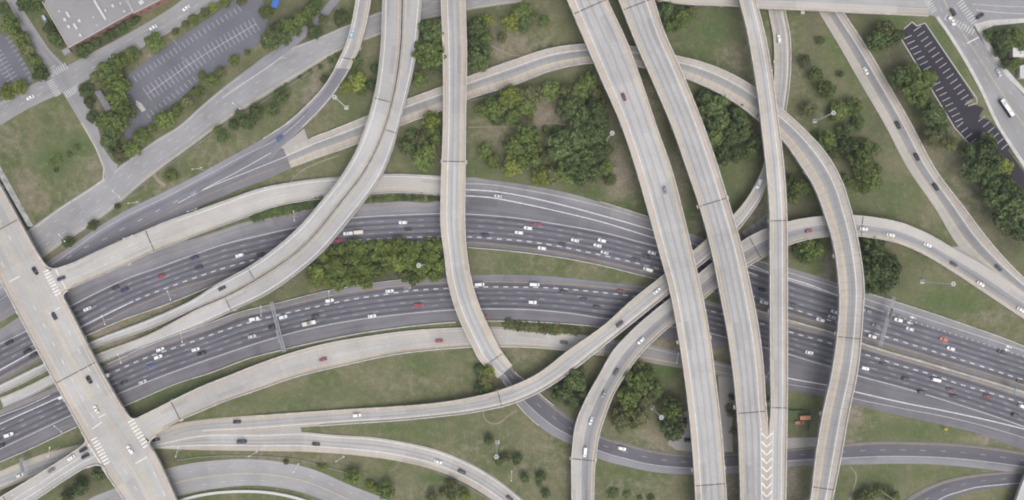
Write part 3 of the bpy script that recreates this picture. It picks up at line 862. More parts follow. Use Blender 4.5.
flyover("I", "flyover", "long curved loop flyover rising from the left and sweeping down the right side", "flyover",
        [(284, 150.5, .25), (296, 145, .3), (310, 138.5, .35), (332, 130, .4), (367, 116, .5), (405, 100, .7), (442, 86.5, .9), (467, 77, 1.1), (515, 59.5, 1.8), (550, 48.5, 2.6), (585, 44, 3.6), (629, 46, 5), (677.5, 56, 6.5), (700, 61.5, 7.4), (727.5, 72, 8.3), (752.5, 86, 9), (777, 105, 9.8),
         (805, 130, 11), (825, 152, 12.2), (840, 177, 13.6), (851, 210, 15), (859.5, 249, 16), (864, 287, 16), (862.5, 320, 16), (857, 374, 16), (849, 412, 16), (841, 457, 16), (832.5, 499, 16), (824, 540, 16)],
        [(291, 168), (325, 155.5), (355, 145), (404, 124.5), (444, 110), (467, 100), (512, 86), (555, 70), (592, 63.5), (637.5, 67), (686, 79), (710, 89), (735, 103), (759, 121), (780, 138), (800, 165), (812.5, 185), (825, 217), (834, 249),
         (837.5, 275), (839, 300), (837, 332), (831, 374), (822.5, 412), (816, 450), (810, 499), (802, 540)],
        None, [(0, TAN2), (.26, TAN2), (.31, GREYC), (.36, LANE2), (.46, DARKL), (.5, LANE2), (.6, LANE2), (.66, GREYC), (.72, TAN), (1, TAN2)],
        [(.3, 'w'), (.7, 'y')], joints=[(765, 104), (848, 337), (823, 488)], at_piers=[(850, 255), (849, 335), (835, 415)], matkw=dict(joints=0.25), para_range=(((316, 147), None), ((330, 143), None)))
flyover("J", "flyover", "broad curved flyover from the right edge swinging down to the bottom centre", "flyover",
        [(1060, 315, 0), (1024, 292, .3), (985, 266, 1.5), (955, 249, 3), (925, 232, 5), (900, 222.5, 6.5), (875, 217.5, 7.8), (850, 215, 8.2), (824, 216, 8.4), (800, 219, 8.5), (770, 227, 8.5), (750, 236, 8.5), (742, 241, 8.5), (713, 262, 8.5), (697, 275, 8.5), (670, 298, 8.5), (650, 314, 8.5), (630, 332, 8.5),
         (612, 352, 8.5), (600, 373, 8.5), (585, 400, 8.5), (576, 422, 8.3), (572, 450, 8), (571.5, 500, 7), (572, 540, 6)],
        [(1060, 343), (1024, 319), (987, 294.5), (950, 270), (919, 252), (895, 242.5), (875, 238.5), (859, 236.5), (831, 236.5), (800, 241.5), (769, 254.5), (747, 267), (718, 287), (703, 300), (675, 322.5), (660, 335), (640, 355), (626, 374),
         (615, 392), (605, 417), (600, 433), (596, 457), (594, 500), (594, 540)],
        None, [(0, GREYC), (.37, GREYC), (.44, LANE2), (.54, DARKL), (.66, (0.205, 0.2, 0.202)), (.76, LANE2), (.85, LANE2), (.89, TAN), (1, TAN2)],
        [(.41, 'wf'), (.87, 'y')], joints=[(755, 246), (583, 461), (862, 226)], at_piers=[(583, 461)], para_range=(((905, 236), None), None))
flyover("K", "flyover", "slim curved ramp bridge running from the top right down to the lower left", "ramp bridge",
        [(767, -20, .3), (768, 9, .5), (773, 37, .8), (774, 62, 1.3), (772.5, 100, 2.6), (769, 140, 4.6), (764, 164, 6), (755, 185, 7.2), (742, 205, 8), (734, 214, 8.2), (708, 238, 8.3), (693, 250.5, 8.3), (662, 276, 8.3), (637, 295.5, 8.3), (600, 328, 8.3), (570, 349, 8.2), (536, 374.5, 8), (500, 390, 7.6), (462, 399, 6), (425, 404, 4), (400, 406, 2.8), (350, 409, 1.2),
         (275, 414, .4), (200, 420, .1), (180, 423, .05), (160, 430, .05), (120, 436, .05), (84, 443.5, .05), (40, 455, .05), (0, 471, .05), (-40, 488, .05)],
        [(782, -20), (785, 10), (790, 37), (790.5, 70), (786.5, 107), (781, 140), (773, 170), (767, 182), (760, 200), (750, 215), (739, 229), (713, 255), (696, 269), (667, 295), (650, 309), (625, 329), (600, 349), (567, 375), (540, 392), (512, 404), (482, 411), (437, 417), (400, 420.5), (340, 424.5), (300, 427.5), (240, 432), (200, 434), (150, 446),
         (110, 455), (60, 469), (0, 490), (-40, 508)],
        None, [(0, TAN), (.14, TAN2), (.2, GREYC), (.32, GREYC), (.38, LANE2), (.44, LANE), (.56, LANE), (.62, LANE2), (.68, GREYC), (.8, TAN2), (1, TAN)],
        [(.15, 'y'), (.8, 'w')], joints=[(500, 398)], at_piers=[(500, 398)], matkw=dict(joints=0.1), para_range=((None, (255, 425)), (None, (318, 420))))
flyover("S", "concrete_ramp", "pale concrete slip ramp curving from the overpass down to the bottom edge", "ramp",
        [(150, 446, .12), (200, 434.5, .16), (262, 433.5, .2), (300, 432, .2), (335, 435, .2), (375, 437.5, .2), (400, 441.5, .2), (437, 450, .2), (475, 466, .2), (505, 485, .2), (523, 500, .2), (550, 525, .2)],
        [(155, 448.5), (200, 450), (262, 451), (312, 452), (362, 456), (400, 461.5), (437, 471), (470, 486), (492, 500), (520, 522)],
        None, [(0, GREYC), (.2, GREYC), (.32, GREYC), (.4, LANE2), (.46, LANE), (.54, LANE), (.6, LANE2), (.66, GREYC), (.75, TAN2), (1, TAN)], [(.12, 'w'), (.7, 'w')], para=(0, 0), matkw=dict(joints=0.1), no_piers=True)
flyover("L", "concrete_ramp", "straight pale concrete ramp with barrier dropping along the right side", "ramp",
        [(795, -40, .1), (819, 12, .1), (837, 42, .1), (860, 82, .1), (884.5, 124, .1), (907, 167, .1), (935, 208, .1), (960, 248, .1), (990, 275, .1), (1024, 300, .1), (1060, 328, .1)],
        [(818, -30), (845, 15), (865, 45), (887, 82), (911, 124), (937, 172), (962, 205), (996, 249), (1024, 278), (1060, 306)],
        None, [(0, TAN2), (.33, GREYC), (.37, LANE2), (.48, DARKL), (.6, (0.22, 0.215, 0.22)), (.68, LANE2), (.72, GREYC), (.76, TAN), (1, TAN2)], [(.34, 'y'), (.7, 'w')], para=(0, 1), para_w=0.7, no_piers=True, matkw=dict(joints=0.12))
flyover("E", "flyover", "tall concrete flyover dropping straight down left of centre, then curving right to ground", "flyover",
        [(440, -40, 9), (441, 0, 9), (443, 62, 9), (443, 125, 9), (441, 187, 9), (441, 230, 9), (444, 252, 9), (447.5, 280, 8.8), (457.5, 315, 8), (470, 342, 6), (481, 362, 3), (489, 369.5, 1.8), (498, 378, 1.2)],
        [(464.5, -40), (465.5, 0), (467, 50), (466, 124), (465.5, 187), (465.5, 230), (467, 252), (470, 272), (477.5, 300), (487.5, 324), (501, 350), (508, 360), (518, 372)],
        None, [(0, TAN), (.2, TAN), (.25, LANE), (.36, LANE), (.43, LANE2), (.5, LANE), (.58, LANE), (.66, LANE2), (.74, LANE), (.8, TAN), (1, TAN)],
        [(.26, 'w'), (.79, 'y')], joints=[(454, 160), (496, 356)], at_piers=[(454, 160)], para_range=(None, None))
TW = [(0, (0.30, 0.29, 0.28)), (.12, TAN2), (.2, LANE), (.5, LANE), (.8, LANE), (.85, TAN), (1, TAN2)]
flyover("D1", "flyover", "inner deck of the curved twin flyover landing in the motorway median, nearer the upper left", "flyover",
        [(384, -40, 9), (382.5, 0, 9), (380.5, 50, 9), (375, 92, 9), (366, 124.5, 9), (357.5, 147.5, 9), (340, 178, 9), (320, 203, 9), (300, 226, 8.6), (274, 249, 8), (250, 266, 7), (220, 282.5, 5.4), (192, 300, 3.6), (150, 319, 1.6), (100, 338, .5), (43, 364, .12), (0, 385, .1), (-40, 405, .1)],
        [(402.8, -40), (401.8, 0), (399.8, 50), (393.7, 92.3), (385.5, 124.3), (380.4, 138.2), (364.4, 170.3), (341.9, 199.9), (299.9, 248.8), (262.2, 275.3), (225.2, 295.8), (200, 306.5), (150, 329), (100, 346), (48, 370), (26, 382), (0, 394), (-40, 414)],
        None, TW, [(.2, 'w'), (.84, 'y')], joints=[(382, 100), (251, 274)], at_piers=[(384, 100), (253, 276)], para_mat=M_PARA_G)
flyover("D2", "flyover", "outer deck of the curved twin flyover landing in the motorway median, nearer the lower right", "flyover",
        [(404, -40, 9), (403.2, 0, 9), (401.2, 50, 9), (394.6, 93.5, 9), (386.3, 125, 9), (381.2, 138.9, 9), (365.2, 171, 9), (342.7, 200.8, 9), (300.6, 249.6, 8), (262.8, 276.4, 7), (225.8, 296.9, 5.4), (200, 308, 3.6), (150, 334, 1.6), (100, 353, .5), (54, 373, .12), (28, 386, .1), (0, 398, .1)],
        [(423, -40), (422, 0), (419, 32), (414, 67), (406, 100), (399, 126), (392, 151), (380, 179), (360, 207), (340, 232), (324.5, 250), (300, 271.5), (267, 294.5), (232, 311), (200, 326), (160, 341), (100, 363), (57, 382), (31, 396), (0, 409)],
        None, TW, [(.16, 'y'), (.8, 'w')], joints=[(391, 131), (230, 305)], at_piers=[(397, 104), (232, 306)], para_mat=M_PARA_G)
flyover("PD", "ramp_bridge", "short curved ramp bridge at the top left of centre carrying a pale blue car", "ramp bridge",
        [(360, -40, 6), (356, 0, 6), (352, 22, 6), (345, 47, 6), (338, 62, 5.6), (335, 68, 5.3)],
        [(374, -40), (371, 0), (367, 22), (360, 47), (353.5, 61), (350, 69)],
        None, [(0, TAN2), (.14, TAN2), (.2, LANE), (.5, LANE2), (.75, LANE), (.8, TAN), (1, TAN)], [(.2, 'w'), (.78, 'y')], joints=[(346, 57)], at_piers=[(352, 45)])
PD_end = ROADS["PD"]
flyover("R", "concrete_ramp", "pale concrete ramp climbing left from the lower motorway to the overpass", "ramp",
        [(128, 423, 8), (135, 419, 8), (152, 410.5, 8), (172, 400.5, 7.5), (200, 387, 6), (230, 375, 4.2), (262, 362.5, 2.6), (290, 353, 1.4), (330, 342.5, .6), (365, 336.5, .35), (400, 331.5, .3), (460, 327.5, .25), (502, 327, .2), (535, 330.5, .2), (575, 334, .2), (606, 338, .15)],
        [(143, 452), (148, 444), (155, 436), (166, 428), (182, 419.5), (200, 412), (225, 401.5), (250, 393), (302, 375.5), (340, 366.5), (400, 354), (435, 350), (470, 347.5), (502, 347), (537, 348), (567, 351), (606, 356)],
        None, [(0, TAN2), (.15, TAN2), (.22, GREYC), (.75, LANE), (.8, TAN2), (1, TAN)], [(.8, 'y', (270, 380)), (.16, 'wf', (270, 360)), (.48, 'd', (240, 385))], joints=[(176, 410)], at_piers=[(176, 410)], matkw=dict(joints=0.08), para_range=(((146, 424), (478, 338)), ((156, 422), None)))
flyover("B", "concrete_ramp", "pale concrete ramp bridge with turn arrows joining the overpass from the upper right", "ramp",
        [(34, 276, 8), (54, 269, 8), (68, 264.5, 8), (100, 250, 8), (120, 241, 7.6), (146, 230, 6.8), (166, 221.5, 6), (194, 211.5, 4.6), (225, 200.5, 3.2), (262, 188, 1.9), (300, 181, .9), (337, 177, .5), (370, 174.5, .3), (400, 174, .2), (440, 176, .1), (462, 178, .05)],
        [(44, 306), (56, 297), (64, 291.5), (82, 283.5), (100, 276), (120, 267.5), (140, 258), (156, 251), (176, 243.5), (200, 234), (237, 220.5), (275, 207), (322, 199), (362, 195), (400, 193), (440, 196), (462, 199)],
        None, [(0, TAN2), (.1, GREYC), (.25, (0.375, 0.355, 0.33)), (.8, (0.365, 0.348, 0.325)), (.9, TAN), (1, TAN2)], [(.9, 'y', None, (190, 225)), (.35, 'wf', None, (150, 240)), (.64, 'wf', None, (160, 238)), (.14, 'w', (180, 225)), (.72, 'y', (330, 187))], joints=[(151, 240)], at_piers=[(125, 256)], para_mat=M_PARA_G, para_range=(((62, 280), None), ((66, 278), None)))
flyover("V", "concrete_ramp", "concrete exit ramp with queued cars climbing to the overpass at lower left", "ramp",
        [(-40, 520, 4), (0, 497, 6), (30, 479, 7), (60, 460.5, 8), (88, 441.5, 8), (100, 433, 8)],
        [(-20, 536), (16, 513), (36, 500), (68, 478.5), (86, 468), (100, 463.5), (112, 462)],
        None, [(0, TAN2), (.2, GREYC), (.8, LANE), (1, TAN2)], [(.42, 'w'), (.68, 'w')], para=(1, 1), joints=[(8, 502)], no_piers=True, para_range=((None, (86, 453)), (None, (88, 454))))
A = flyover("A", "overpass", "broad pale concrete overpass with crosswalks crossing the motorway at far left", "overpass",
        [(-75, 140), (-20, 241), (0, 279), (51, 375), (85, 437), (100, 464), (125, 501), (160, 555)],
        [(-40, 112), (0, 184), (36, 250), (66, 302), (104, 375), (130, 418), (152, 448), (177, 500), (205, 560)],
        8.06, [(0, TAN), (.12, TAN), (.14, GREYC), (.3, LANE), (.45, GREYC), (.6, (0.36, 0.34, 0.31)), (.75, LANE), (.88, GREYC), (.905, TAN), (1, TAN)],
        [(.16, 'wf', (30, 330), (90, 425)), (.36, 'D', (20, 300), (95, 420)), (.57, 'y', (50, 300), (98, 415)), (.77, 'D', (60, 330), (100, 410)), (.9, 'wf', (45, 300), (105, 415)),
         (.4, 'y', None, (-2, 268)), (.62, 'D', None, (5, 250)), (.2, 'D', None, (-2, 275)), (.58, 'y', (142, 465)), (.33, 'D', (125, 465)), (.8, 'D', (150, 460))],
        joints=[(78, 372), (1, 228)], at_piers=[(40, 300), (88, 385)], para=(0, 0))
for i0, i1, side in ((None, (85, 442), 0), ((108, 462), None, 0), (None, (48, 258), 1), ((60, 312), (120, 412), 1), ((138, 462), None, 1)):
    a = 0 if i0 is None else road_near(A, i0[0] + (20 if side == 0 else -20), i0[1] - (10 if side == 0 else -10))
    b = A.n - 1 if i1 is None else road_near(A, i1[0] + (20 if side == 0 else -20), i1[1] - (10 if side == 0 else -10))
    parapet(A, side, A.root, i0=a, i1=b)
flyover("W", "overpass", "pale overpass crossing both ramps along the top right edge", "overpass",
        [(640, -60), (737, -42), (800, -38), (875, -34), (905, -32), (935, -30)], [(650, -2), (670, 2.5), (737, 6.5), (760, 8.5), (800, 10), (875, 14), (905, 15.5), (928, 16.5)],
        6.6, [(0, GREYC), (.5, (0.3, 0.295, 0.29)), (.8, (0.3, 0.295, 0.29)), (.9, GREYC), (.92, TAN), (1, TAN)], [(.84, 'wf'), (.72, 'd')], at_piers=[(805, -15)], para=(1, 1))
build_piers()

# gore between the joined flyovers: chevrons
G_ROOT = ROADS["G"].root
ch = []
for k in range(10):
    y = 433 + k * 8.3
    apex = P(766.6, y + 5.5, 17.0)
    ch.append([P(761.3 + k * .1, y, 17.0), P(764, y + 2.8, 17), apex, P(769.5, y + 2.8, 17), P(772.4 - k * .1, y, 17.0)])
paint("chevron_marking", ch, 0.8, M_WHITE, G_ROOT, 0.03)
solid(G_ROOT, [(760.6, 428), (761, 445), (761.5, 475), (762, 520)], 'w', 17.0, 0.34, 0.03)
solid(G_ROOT, [(773.2, 430), (772.4, 475), (771.8, 520)], 'w', 17.0, 0.34, 0.03)

# ------------------------------------------------------------------ flat paved areas
def flat_poly(name, pts, z, mat, parent=None, thick=0.3):
    """paved polygon from photo points"""
    top = [P(x, y, z(x, y) if callable(z) else z) for x, y in pts]
    n = len(top)
    bot = [(a, b, c - thick) for a, b, c in top]
    faces = [tuple(range(n))] + [(i, i + n, (i + 1) % n + n, (i + 1) % n) for i in range(n)]
    o = mesh_obj(name, top + bot, faces, mat, parent)
    fix_normals(o)
    return o

def pos_mat(name, col, blotch=0.12, fine=0.12):
    m, nt, b = new_mat(name)
    ge = N(nt, "ShaderNodeNewGeometry")
    a = mapr(nt, noise(nt, ge.outputs["Position"], 0.06, 5, 0.6), 0.3, 0.7, 1 - blotch, 1 + blotch)
    c = mapr(nt, noise(nt, ge.outputs["Position"], 0.9, 4, 0.7), 0.25, 0.75, 1 - fine, 1 + fine)
    x = mixc(nt, mixc(nt, col, a, 1.0, 'MULTIPLY'), c, 1.0, 'MULTIPLY')
    nt.links.new(x, b.inputs["Base Color"])
    return m
M_LOT = pos_mat("parking_asphalt", (0.132, 0.132, 0.152))
M_LOT_D = pos_mat("fresh_asphalt", (0.038, 0.034, 0.043))
M_STALL = plain("stall_paint", (0.46, 0.46, 0.47), 0.8, 0.2, 0.4)
M_DIRTROAD = pos_mat("gravel_yard", (0.30, 0.285, 0.265))
M_CURB = plain("kerb_concrete", (0.42, 0.40, 0.36), 0.9, 0.2, 0.4)

def stalls(parent, a, b, n, depth, sign, z, skew=0.0, width=0.22, both=False):
    """stall lines at right angles to the photo segment a-b"""
    a, b = np.array(a, float), np.array(b, float)
    d = (b - a) / np.linalg.norm(b - a)
    nr = np.array([-d[1], d[0]]) * sign + d * skew
    out = []
    for i in range(n):
        p = a + (b - a) * i / (n - 1)
        p0 = p - nr * depth if both else p
        p1 = p + nr * depth
        out.append([P(*p0, z), P(*p1, z)])
    return paint("stall_lines", out, width, M_STALL, parent, 0.02)

lot = flat_poly("parking_lot", [(121, 86), (131, 72), (160, 51), (200, 24), (243, -6), (262, -2), (268, 20), (262, 40), (245, 53), (225, 66), (200, 80), (180, 99), (160, 114), (142, 132), (128, 141), (121, 128)], 0.05, M_LOT)
tag(lot, "large blue-grey parking lot with empty painted stalls, top left", kind="structure")
solid(lot, [(147, 94), (200, 57.5), (256, 24)], 'wf', 0.05, 0.25)
stalls(lot, (147, 94), (202, 57), 15, 7.6, 1, 0.05, both=True)
stalls(lot, (207, 53), (256, 24), 13, 7.2, 1, 0.05, both=True)
stalls(lot, (133, 76), (198, 31), 17, 6.5, 1, 0.05)
stalls(lot, (203, 28), (238, 6), 9, 6, 1, 0.05)
stalls(lot, (150, 118), (196, 81), 12, 5.5, -1, 0.05)
stalls(lot, (124, 88), (124, 122), 9, 6, -1, 0.05)
for cx, cy in ((184, 62), (172, 41)):
    paint("stall_lines", [[P(cx - 3 + k * 1.6, cy - 4 + k * 1.2, .05), P(cx + k * 1.2, cy - 5 + k * 2.2, .05)] for k in range(5)], 0.3, M_WHITE_A, lot, 0.03)
flat_poly("traffic_island", [(136, 100), (141, 103), (146, 110), (142, 112), (136, 105)], 0.18, M_CURB, lot)
lot2 = flat_poly("parking_lot", [(-40, 12), (0, 33), (10, 38), (35, 79), (28, 85), (0, 96), (-40, 116)], 0.05, M_LOT)
tag(lot2, "grey parking lot cut by the left edge of the picture", kind="structure")
solid(lot2, [(-8, 46), (14, 82)], 'wa', 0.05, 0.22)
stalls(lot2, (-8, 46), (14, 82), 11, 6, 1, 0.05, both=True)
stalls(lot2, (10, 36), (33, 76), 10, 5, 1, 0.05)
EZ = 6.54
lot3 = flat_poly("parking_lot", [(900, 36), (904, 29), (912, 22), (917, 26), (925, 23), (974, 98), (965, 101.5), (968, 105), (976, 105), (984, 108), (981, 113), (979, 117), (984, 119), (988, 119), (1012, 145), (1008, 150), (1040, 194), (1040, 232), (1012, 200), (955, 127)], EZ, M_LOT_D)
tag(lot3, "fresh black parking lot with white stalls, top right", kind="structure")
stalls(lot3, (904, 39), (955, 122), 17, 8.5, -1, EZ, skew=0.1, width=0.34)
stalls(lot3, (957, 127), (1000, 182), 11, 8, -1, EZ, width=0.34)
stalls(lot3, (921, 26), (972, 100), 15, 8.8, 1, EZ, width=0.34)
stalls(lot3, (985, 116), (1008, 144), 6, 8.5, 1, EZ, width=0.34)
def kerb(name, label, pts, z, w=0.4, h=0.15, mat=None):
    q = []
    for (x0, y0), (x1, y1) in zip(pts[:-1], pts[1:]):
        n_ = max(1, int(math.hypot(x1 - x0, y1 - y0) / 2))
        q += [(x0 + (x1 - x0) * t_ / n_, y0 + (y1 - y0) * t_ / n_) for t_ in range(n_)]
    p = np.array([P(x0, y0, z) for x0, y0 in q + [pts[-1]]])
    t = np.gradient(p[:, :2], axis=0); t /= np.maximum(np.linalg.norm(t, axis=1)[:, None], 1e-9)
    nn = np.stack([-t[:, 1], t[:, 0], np.zeros(len(t))], axis=1) * w / 2
    v, f, mi = rect_strip(p + nn, p - nn, -0.3, h)
    o = mesh_obj(name, v, f, mat or M_CURB)
    fix_normals(o)
    return o
for lab, pts in (("pale kerb along the left side of the black parking lot", [(899.5, 36), (927, 82), (954.5, 127.5), (972, 147)]),
                 ("pale kerb along the right side of the black parking lot", [(904, 29), (912, 22), (917, 26), (925, 23), (950, 60), (976.5, 98), (977, 103), (968, 106)])):
    tag(kerb("kerb", lab, pts, EZ, 0.5, 0.15, M_WALK), lab, kind="structure")
tag(kerb("kerb", "", [(82, 123), (96, 148), (104, 168), (103, 180), (90, 190), (60, 209), (36, 227)], 0.05, 0.7, 0.12), "pale kerb round the corner lawn by the frontage road", kind="structure")
sw = make_road("sidewalk", [(936, 17, 6.62), (950, 38, 6.62), (978, 86, 6.62), (996, 124, 6.62), (1020, 162, 6.62), (1050, 208, 6.62)], [(939, 16.5), (953.2, 37), (981.2, 85), (999.2, 123), (1024, 161.5), (1054, 207)], None)
o = slab("pavement", sw, 0, sw.n - 1, 0.4, [M_WALK, M_SIDE], None)
tag(o, "pale concrete pavement along the street by the black parking lot", kind="structure")
fl = flat_poly("pavement", [(974, 24), (990, 20), (1030, 18), (1030, 22), (994, 25.5), (982, 31), (1004, 66), (1030, 95), (1030, 100), (1008, 78), (988, 50)], 6.62, M_WALK)
tag(fl, "curved pavement round the corner plot at the top right", kind="structure")
fl = flat_poly("street_junction", [(918, -30), (1040, -30), (1040, 20), (990, 22), (974, 26), (966, 40), (948, 34), (936, 16), (922, 14)], 6.575, pos_mat("junction_asphalt", (0.25, 0.245, 0.25)))
tag(fl, "road junction with crosswalks in the top right corner", kind="structure")
JN = fl
yard = flat_poly("dirt_track", [(718, 376), (733, 378), (735, 400), (732, 425), (733, 452), (722, 452), (720, 410)], -0.1, M_DIRTROAD)
tag(yard, "pale gravel track between the two wide flyovers", kind="structure")
yard = flat_poly("dirt_track", [(786, 438), (822, 437), (818, 447), (786, 449)], -0.1, M_DIRTROAD)
tag(yard, "pale gravel strip behind the small fenced yard", kind="structure")
yard = flat_poly("dirt_track", [(676, 415), (690, 410), (694, 452), (676, 450), (668, 444)], -0.1, M_DIRTROAD)
tag(yard, "gravel patch under the widest flyover beside the trees", kind="structure")
med = make_road("median", [(745, 305, .02), (790, 319, .02), (836, 332.5, .02), (862, 342, .02), (930, 362, .02), (1020, 389, .02), (1060, 402, .02)], [(745, 312), (788, 323), (836, 335.5), (862, 345.5), (910, 359.5), (974, 378.5), (1024, 394.5), (1060, 405)], None)
o = slab("median_strip", med, 0, med.n - 1, 0.4, [M_MEDIAN, M_SIDE], None)
tag(o, "tan paved median strip between the carriageways on the right", kind="structure")
del ROADS["median"], ROADS["sidewalk"]
M_SLAB = pos_mat("gore_concrete", (0.335, 0.315, 0.295))
g1 = flat_poly("gore_pavement", [(281, 147.5), (304, 128.5), (308, 139.5), (296, 146), (291, 154)], 0.29, M_SLAB, None, 0.5)
tag(g1, "pale concrete gore where the loop ramp leaves", kind="structure")
g2 = flat_poly("gore_pavement", [(952, 247), (960, 246), (1024, 298), (1030, 306), (990, 276)], 0.14, M_SLAB, None, 0.5)
tag(g2, "pale concrete gore between the two ramps on the right", kind="structure")
g4 = flat_poly("gore_pavement", [(150, 447), (165, 436), (200, 430), (300, 424), (302, 434), (262, 437), (200, 438), (165, 447)], 0.125, M_SLAB, None, 0.5)
tag(g4, "pale concrete gore where slim ramp and bottom slip ramp part", kind="structure")
g3 = flat_poly("slope_paving", [(742, 232), (756, 222), (768, 212), (769, 226), (748, 240)], -0.05, plain("dark_slope", (0.22, 0.215, 0.205), 0.9, 0.35, 0.3), None, 0.3)
tag(g3, "grey slope paving under the flyovers near the ramp crossing", kind="structure")

M_TRAIL = pos_mat("trodden_earth", (0.235, 0.205, 0.155), .25, .2)
for lab, pts in (("thin trodden path crossing the central grove", [(468, 127.5), (485, 127), (520, 126), (545, 123), (575, 125), (606, 122)]), ("thin trodden path below the slim ramp bridge", [(483, 411), (485, 419), (491, 423.5), (499, 423), (508, 416), (518, 410)]), ("thin trodden path on the grass right of the tall flyover", [(490, 45), (500, 50), (520, 56), (532, 52)]),
                 ("thin trodden path below the loop ramp's start", [(290, 182), (300, 172), (318, 163), (340, 155)]), ("thin trodden path at lower right", [(850, 466), (856, 475), (853, 490), (848, 503)]), ("short dirt crossing between frontage road and dark ramp", [(153, 173), (157, 179), (165, 186)])):
    o = paint("dirt_path", [np.array([P(x_, y_, GZ) for x_, y_ in smooth_poly(pts, 2.0)])], 0.8 if "short" not in lab else 2.2, M_TRAIL, None, 0.03)
    tag(o, lab, kind="structure")
# road paint on the overpass and its junctions
def crosswalk(parent, a, b, n, half, z, w=0.6, mat=None):
    a, b = np.array(a, float), np.array(b, float)
    d = (b - a) / np.linalg.norm(b - a)
    nr = np.array([-d[1], d[0]])
    bars = []
    for i in range(n):
        p = a + (b - a) * i / (n - 1)
        bars.append([P(*(p - nr * half), z), P(*(p + nr * half), z)])
    return paint("crosswalk", bars, w, mat or M_WHITE_F, parent, 0.03)
AZ = 8.06
crosswalk(A.root, (46, 271), (58, 294), 9, 3.2, AZ, 0.95, M_WHITE)
crosswalk(A.root, (131, 421), (146, 446), 9, 3.4, AZ, 0.95, M_WHITE)
crosswalk(A.root, (94, 439), (107, 463), 9, 3.4, AZ, 0.95, M_WHITE)
for a, b in (((9, 282), (20, 276)), ((49, 314), (60, 307.5)), ((92, 429), (102, 422)), ((99, 417.5), (105.5, 414)), ((135.5, 463.5), (147, 457)), ((88, 444), (101, 464)), ((55, 268), (66, 289))):
    paint("stop_line", [[P(*a, AZ), P(*b, AZ)]], 0.6, M_WHITE, A.root, 0.03)
CW = N_ROOT = ROADS["M"].root
crosswalk(CW, (51, 74), (66, 66), 8, 3.4, 0.13, 0.5)
crosswalk(CW, (66, 95), (79, 87), 8, 3.4, 0.13, 0.5)
crosswalk(CW, (50, 81), (58, 95), 8, 3.4, 0.13, 0.5)
paint("stop_line", [[P(50, 69, .13), P(55, 65.5, .13)]], 0.5, M_WHITE_F, CW, 0.03)
crosswalk(JN, (926, -2), (934, 11), 7, 3.2, 6.58, 0.5)
crosswalk(JN, (960, 2), (974, 22), 9, 3.6, 6.58, 0.6)
crosswalk(JN, (946, 17), (973, 32), 11, 3.2, 6.58, 0.6)
paint("stop_line", [[P(967, 43.5, 6.58), P(979, 37, 6.58)]], 0.6, M_WHITE, JN, 0.03)
solid(JN, [(976, 10), (1000, 12.5), (1030, 14)], 'wf', 6.58, 0.4, .03)
solid(JN, [(972, 4), (1000, 6), (1030, 7)], 'wf', 6.58, 0.3, .03)

def arrow(parent, px, py, ang, z, s=1.0, mat=None, stem=2.6):
    c = np.array(P(px, py, z))
    d = np.array([math.cos(ang), math.sin(ang), 0]); n = np.array([-d[1], d[0], 0])
    up = np.array([0, 0, 0.03])
    pts = [c - d * stem * s - n * .2 * s, c - d * stem * s + n * .2 * s, c + n * .2 * s, c + n * .75 * s, c + d * 1.8 * s, c - n * .75 * s, c - n * .2 * s]
    return mesh_obj("arrow_marking", [p + up for p in pts], [(0, 1, 2, 6), (3, 4, 5)], mat or M_WHITE_F, parent)
B_ROOT = ROADS["B"].root
for x, y in ((112, 258), (133, 249), (156, 232), (106, 264), (128, 246)):
    zz, an = road_pose(ROADS["B"], x, y); arrow(B_ROOT, x, y, an + math.pi, zz)
for x, y in ((40, 483), (92, 458), (14, 494)):
    zz, an = road_pose(ROADS["V"], x, y); arrow(ROADS["V"].root, x, y, an, zz)
arrow(A.root, 95, 404, RAD(-60), AZ, .8)
for x, y in ((910, 323), (913, 317.5), (1007, 350), (1009, 347)):
    zz, an = road_pose(MU, x, y); arrow(MU_O, x, y, an + math.pi, 0.0, 1.2, M_WHITE, 1.5)
def diamond(parent, px, py, z=0.0):
    zz, an = road_pose(ML, px, py)
    c = np.array(P(px, py, z)); d = np.array([math.cos(an), math.sin(an), 0]); n = np.array([-d[1], d[0], 0])
    q = [c + d * 2.2, c + n * .8, c - d * 2.2, c - n * .8, c + d * 2.2]
    paint("diamond_marking", [q], 0.3, M_WHITE_F, parent, 0.03)
diamond(ML_O, 407.5, 288)
# pavement strip beside the overpass: sloped concrete wall
def slope_wall():
    a = [P(x, y, 3.6) for x, y in smooth_poly([(-22, 140), (0, 178), (30, 230)], 4)]
    b = [P(x, y, 0.2) for x, y in smooth_poly([(-16, 139), (2, 170), (33, 226)], 4)]
    n = min(len(a), len(b))
    v = []
    for i in range(n):
        v += [a[i], b[i], (b[i][0], b[i][1], -.6), (a[i][0], a[i][1], -.6)]
    f = []
    for i in range(n - 1):
        o, p = 4 * i, 4 * i + 4
        for k in range(4): f.append((o + k, o + (k + 1) % 4, p + (k + 1) % 4, p + k))
    f += [(3, 2, 1, 0), (4 * n - 4, 4 * n - 3, 4 * n - 2, 4 * n - 1)]
    o = mesh_obj("abutment_wall", v, f, M_SLOPE)
    fix_normals(o)
    tag(o, "stained sloping concrete abutment wall beside the overpass and lawn", "retaining wall")
slope_wall()

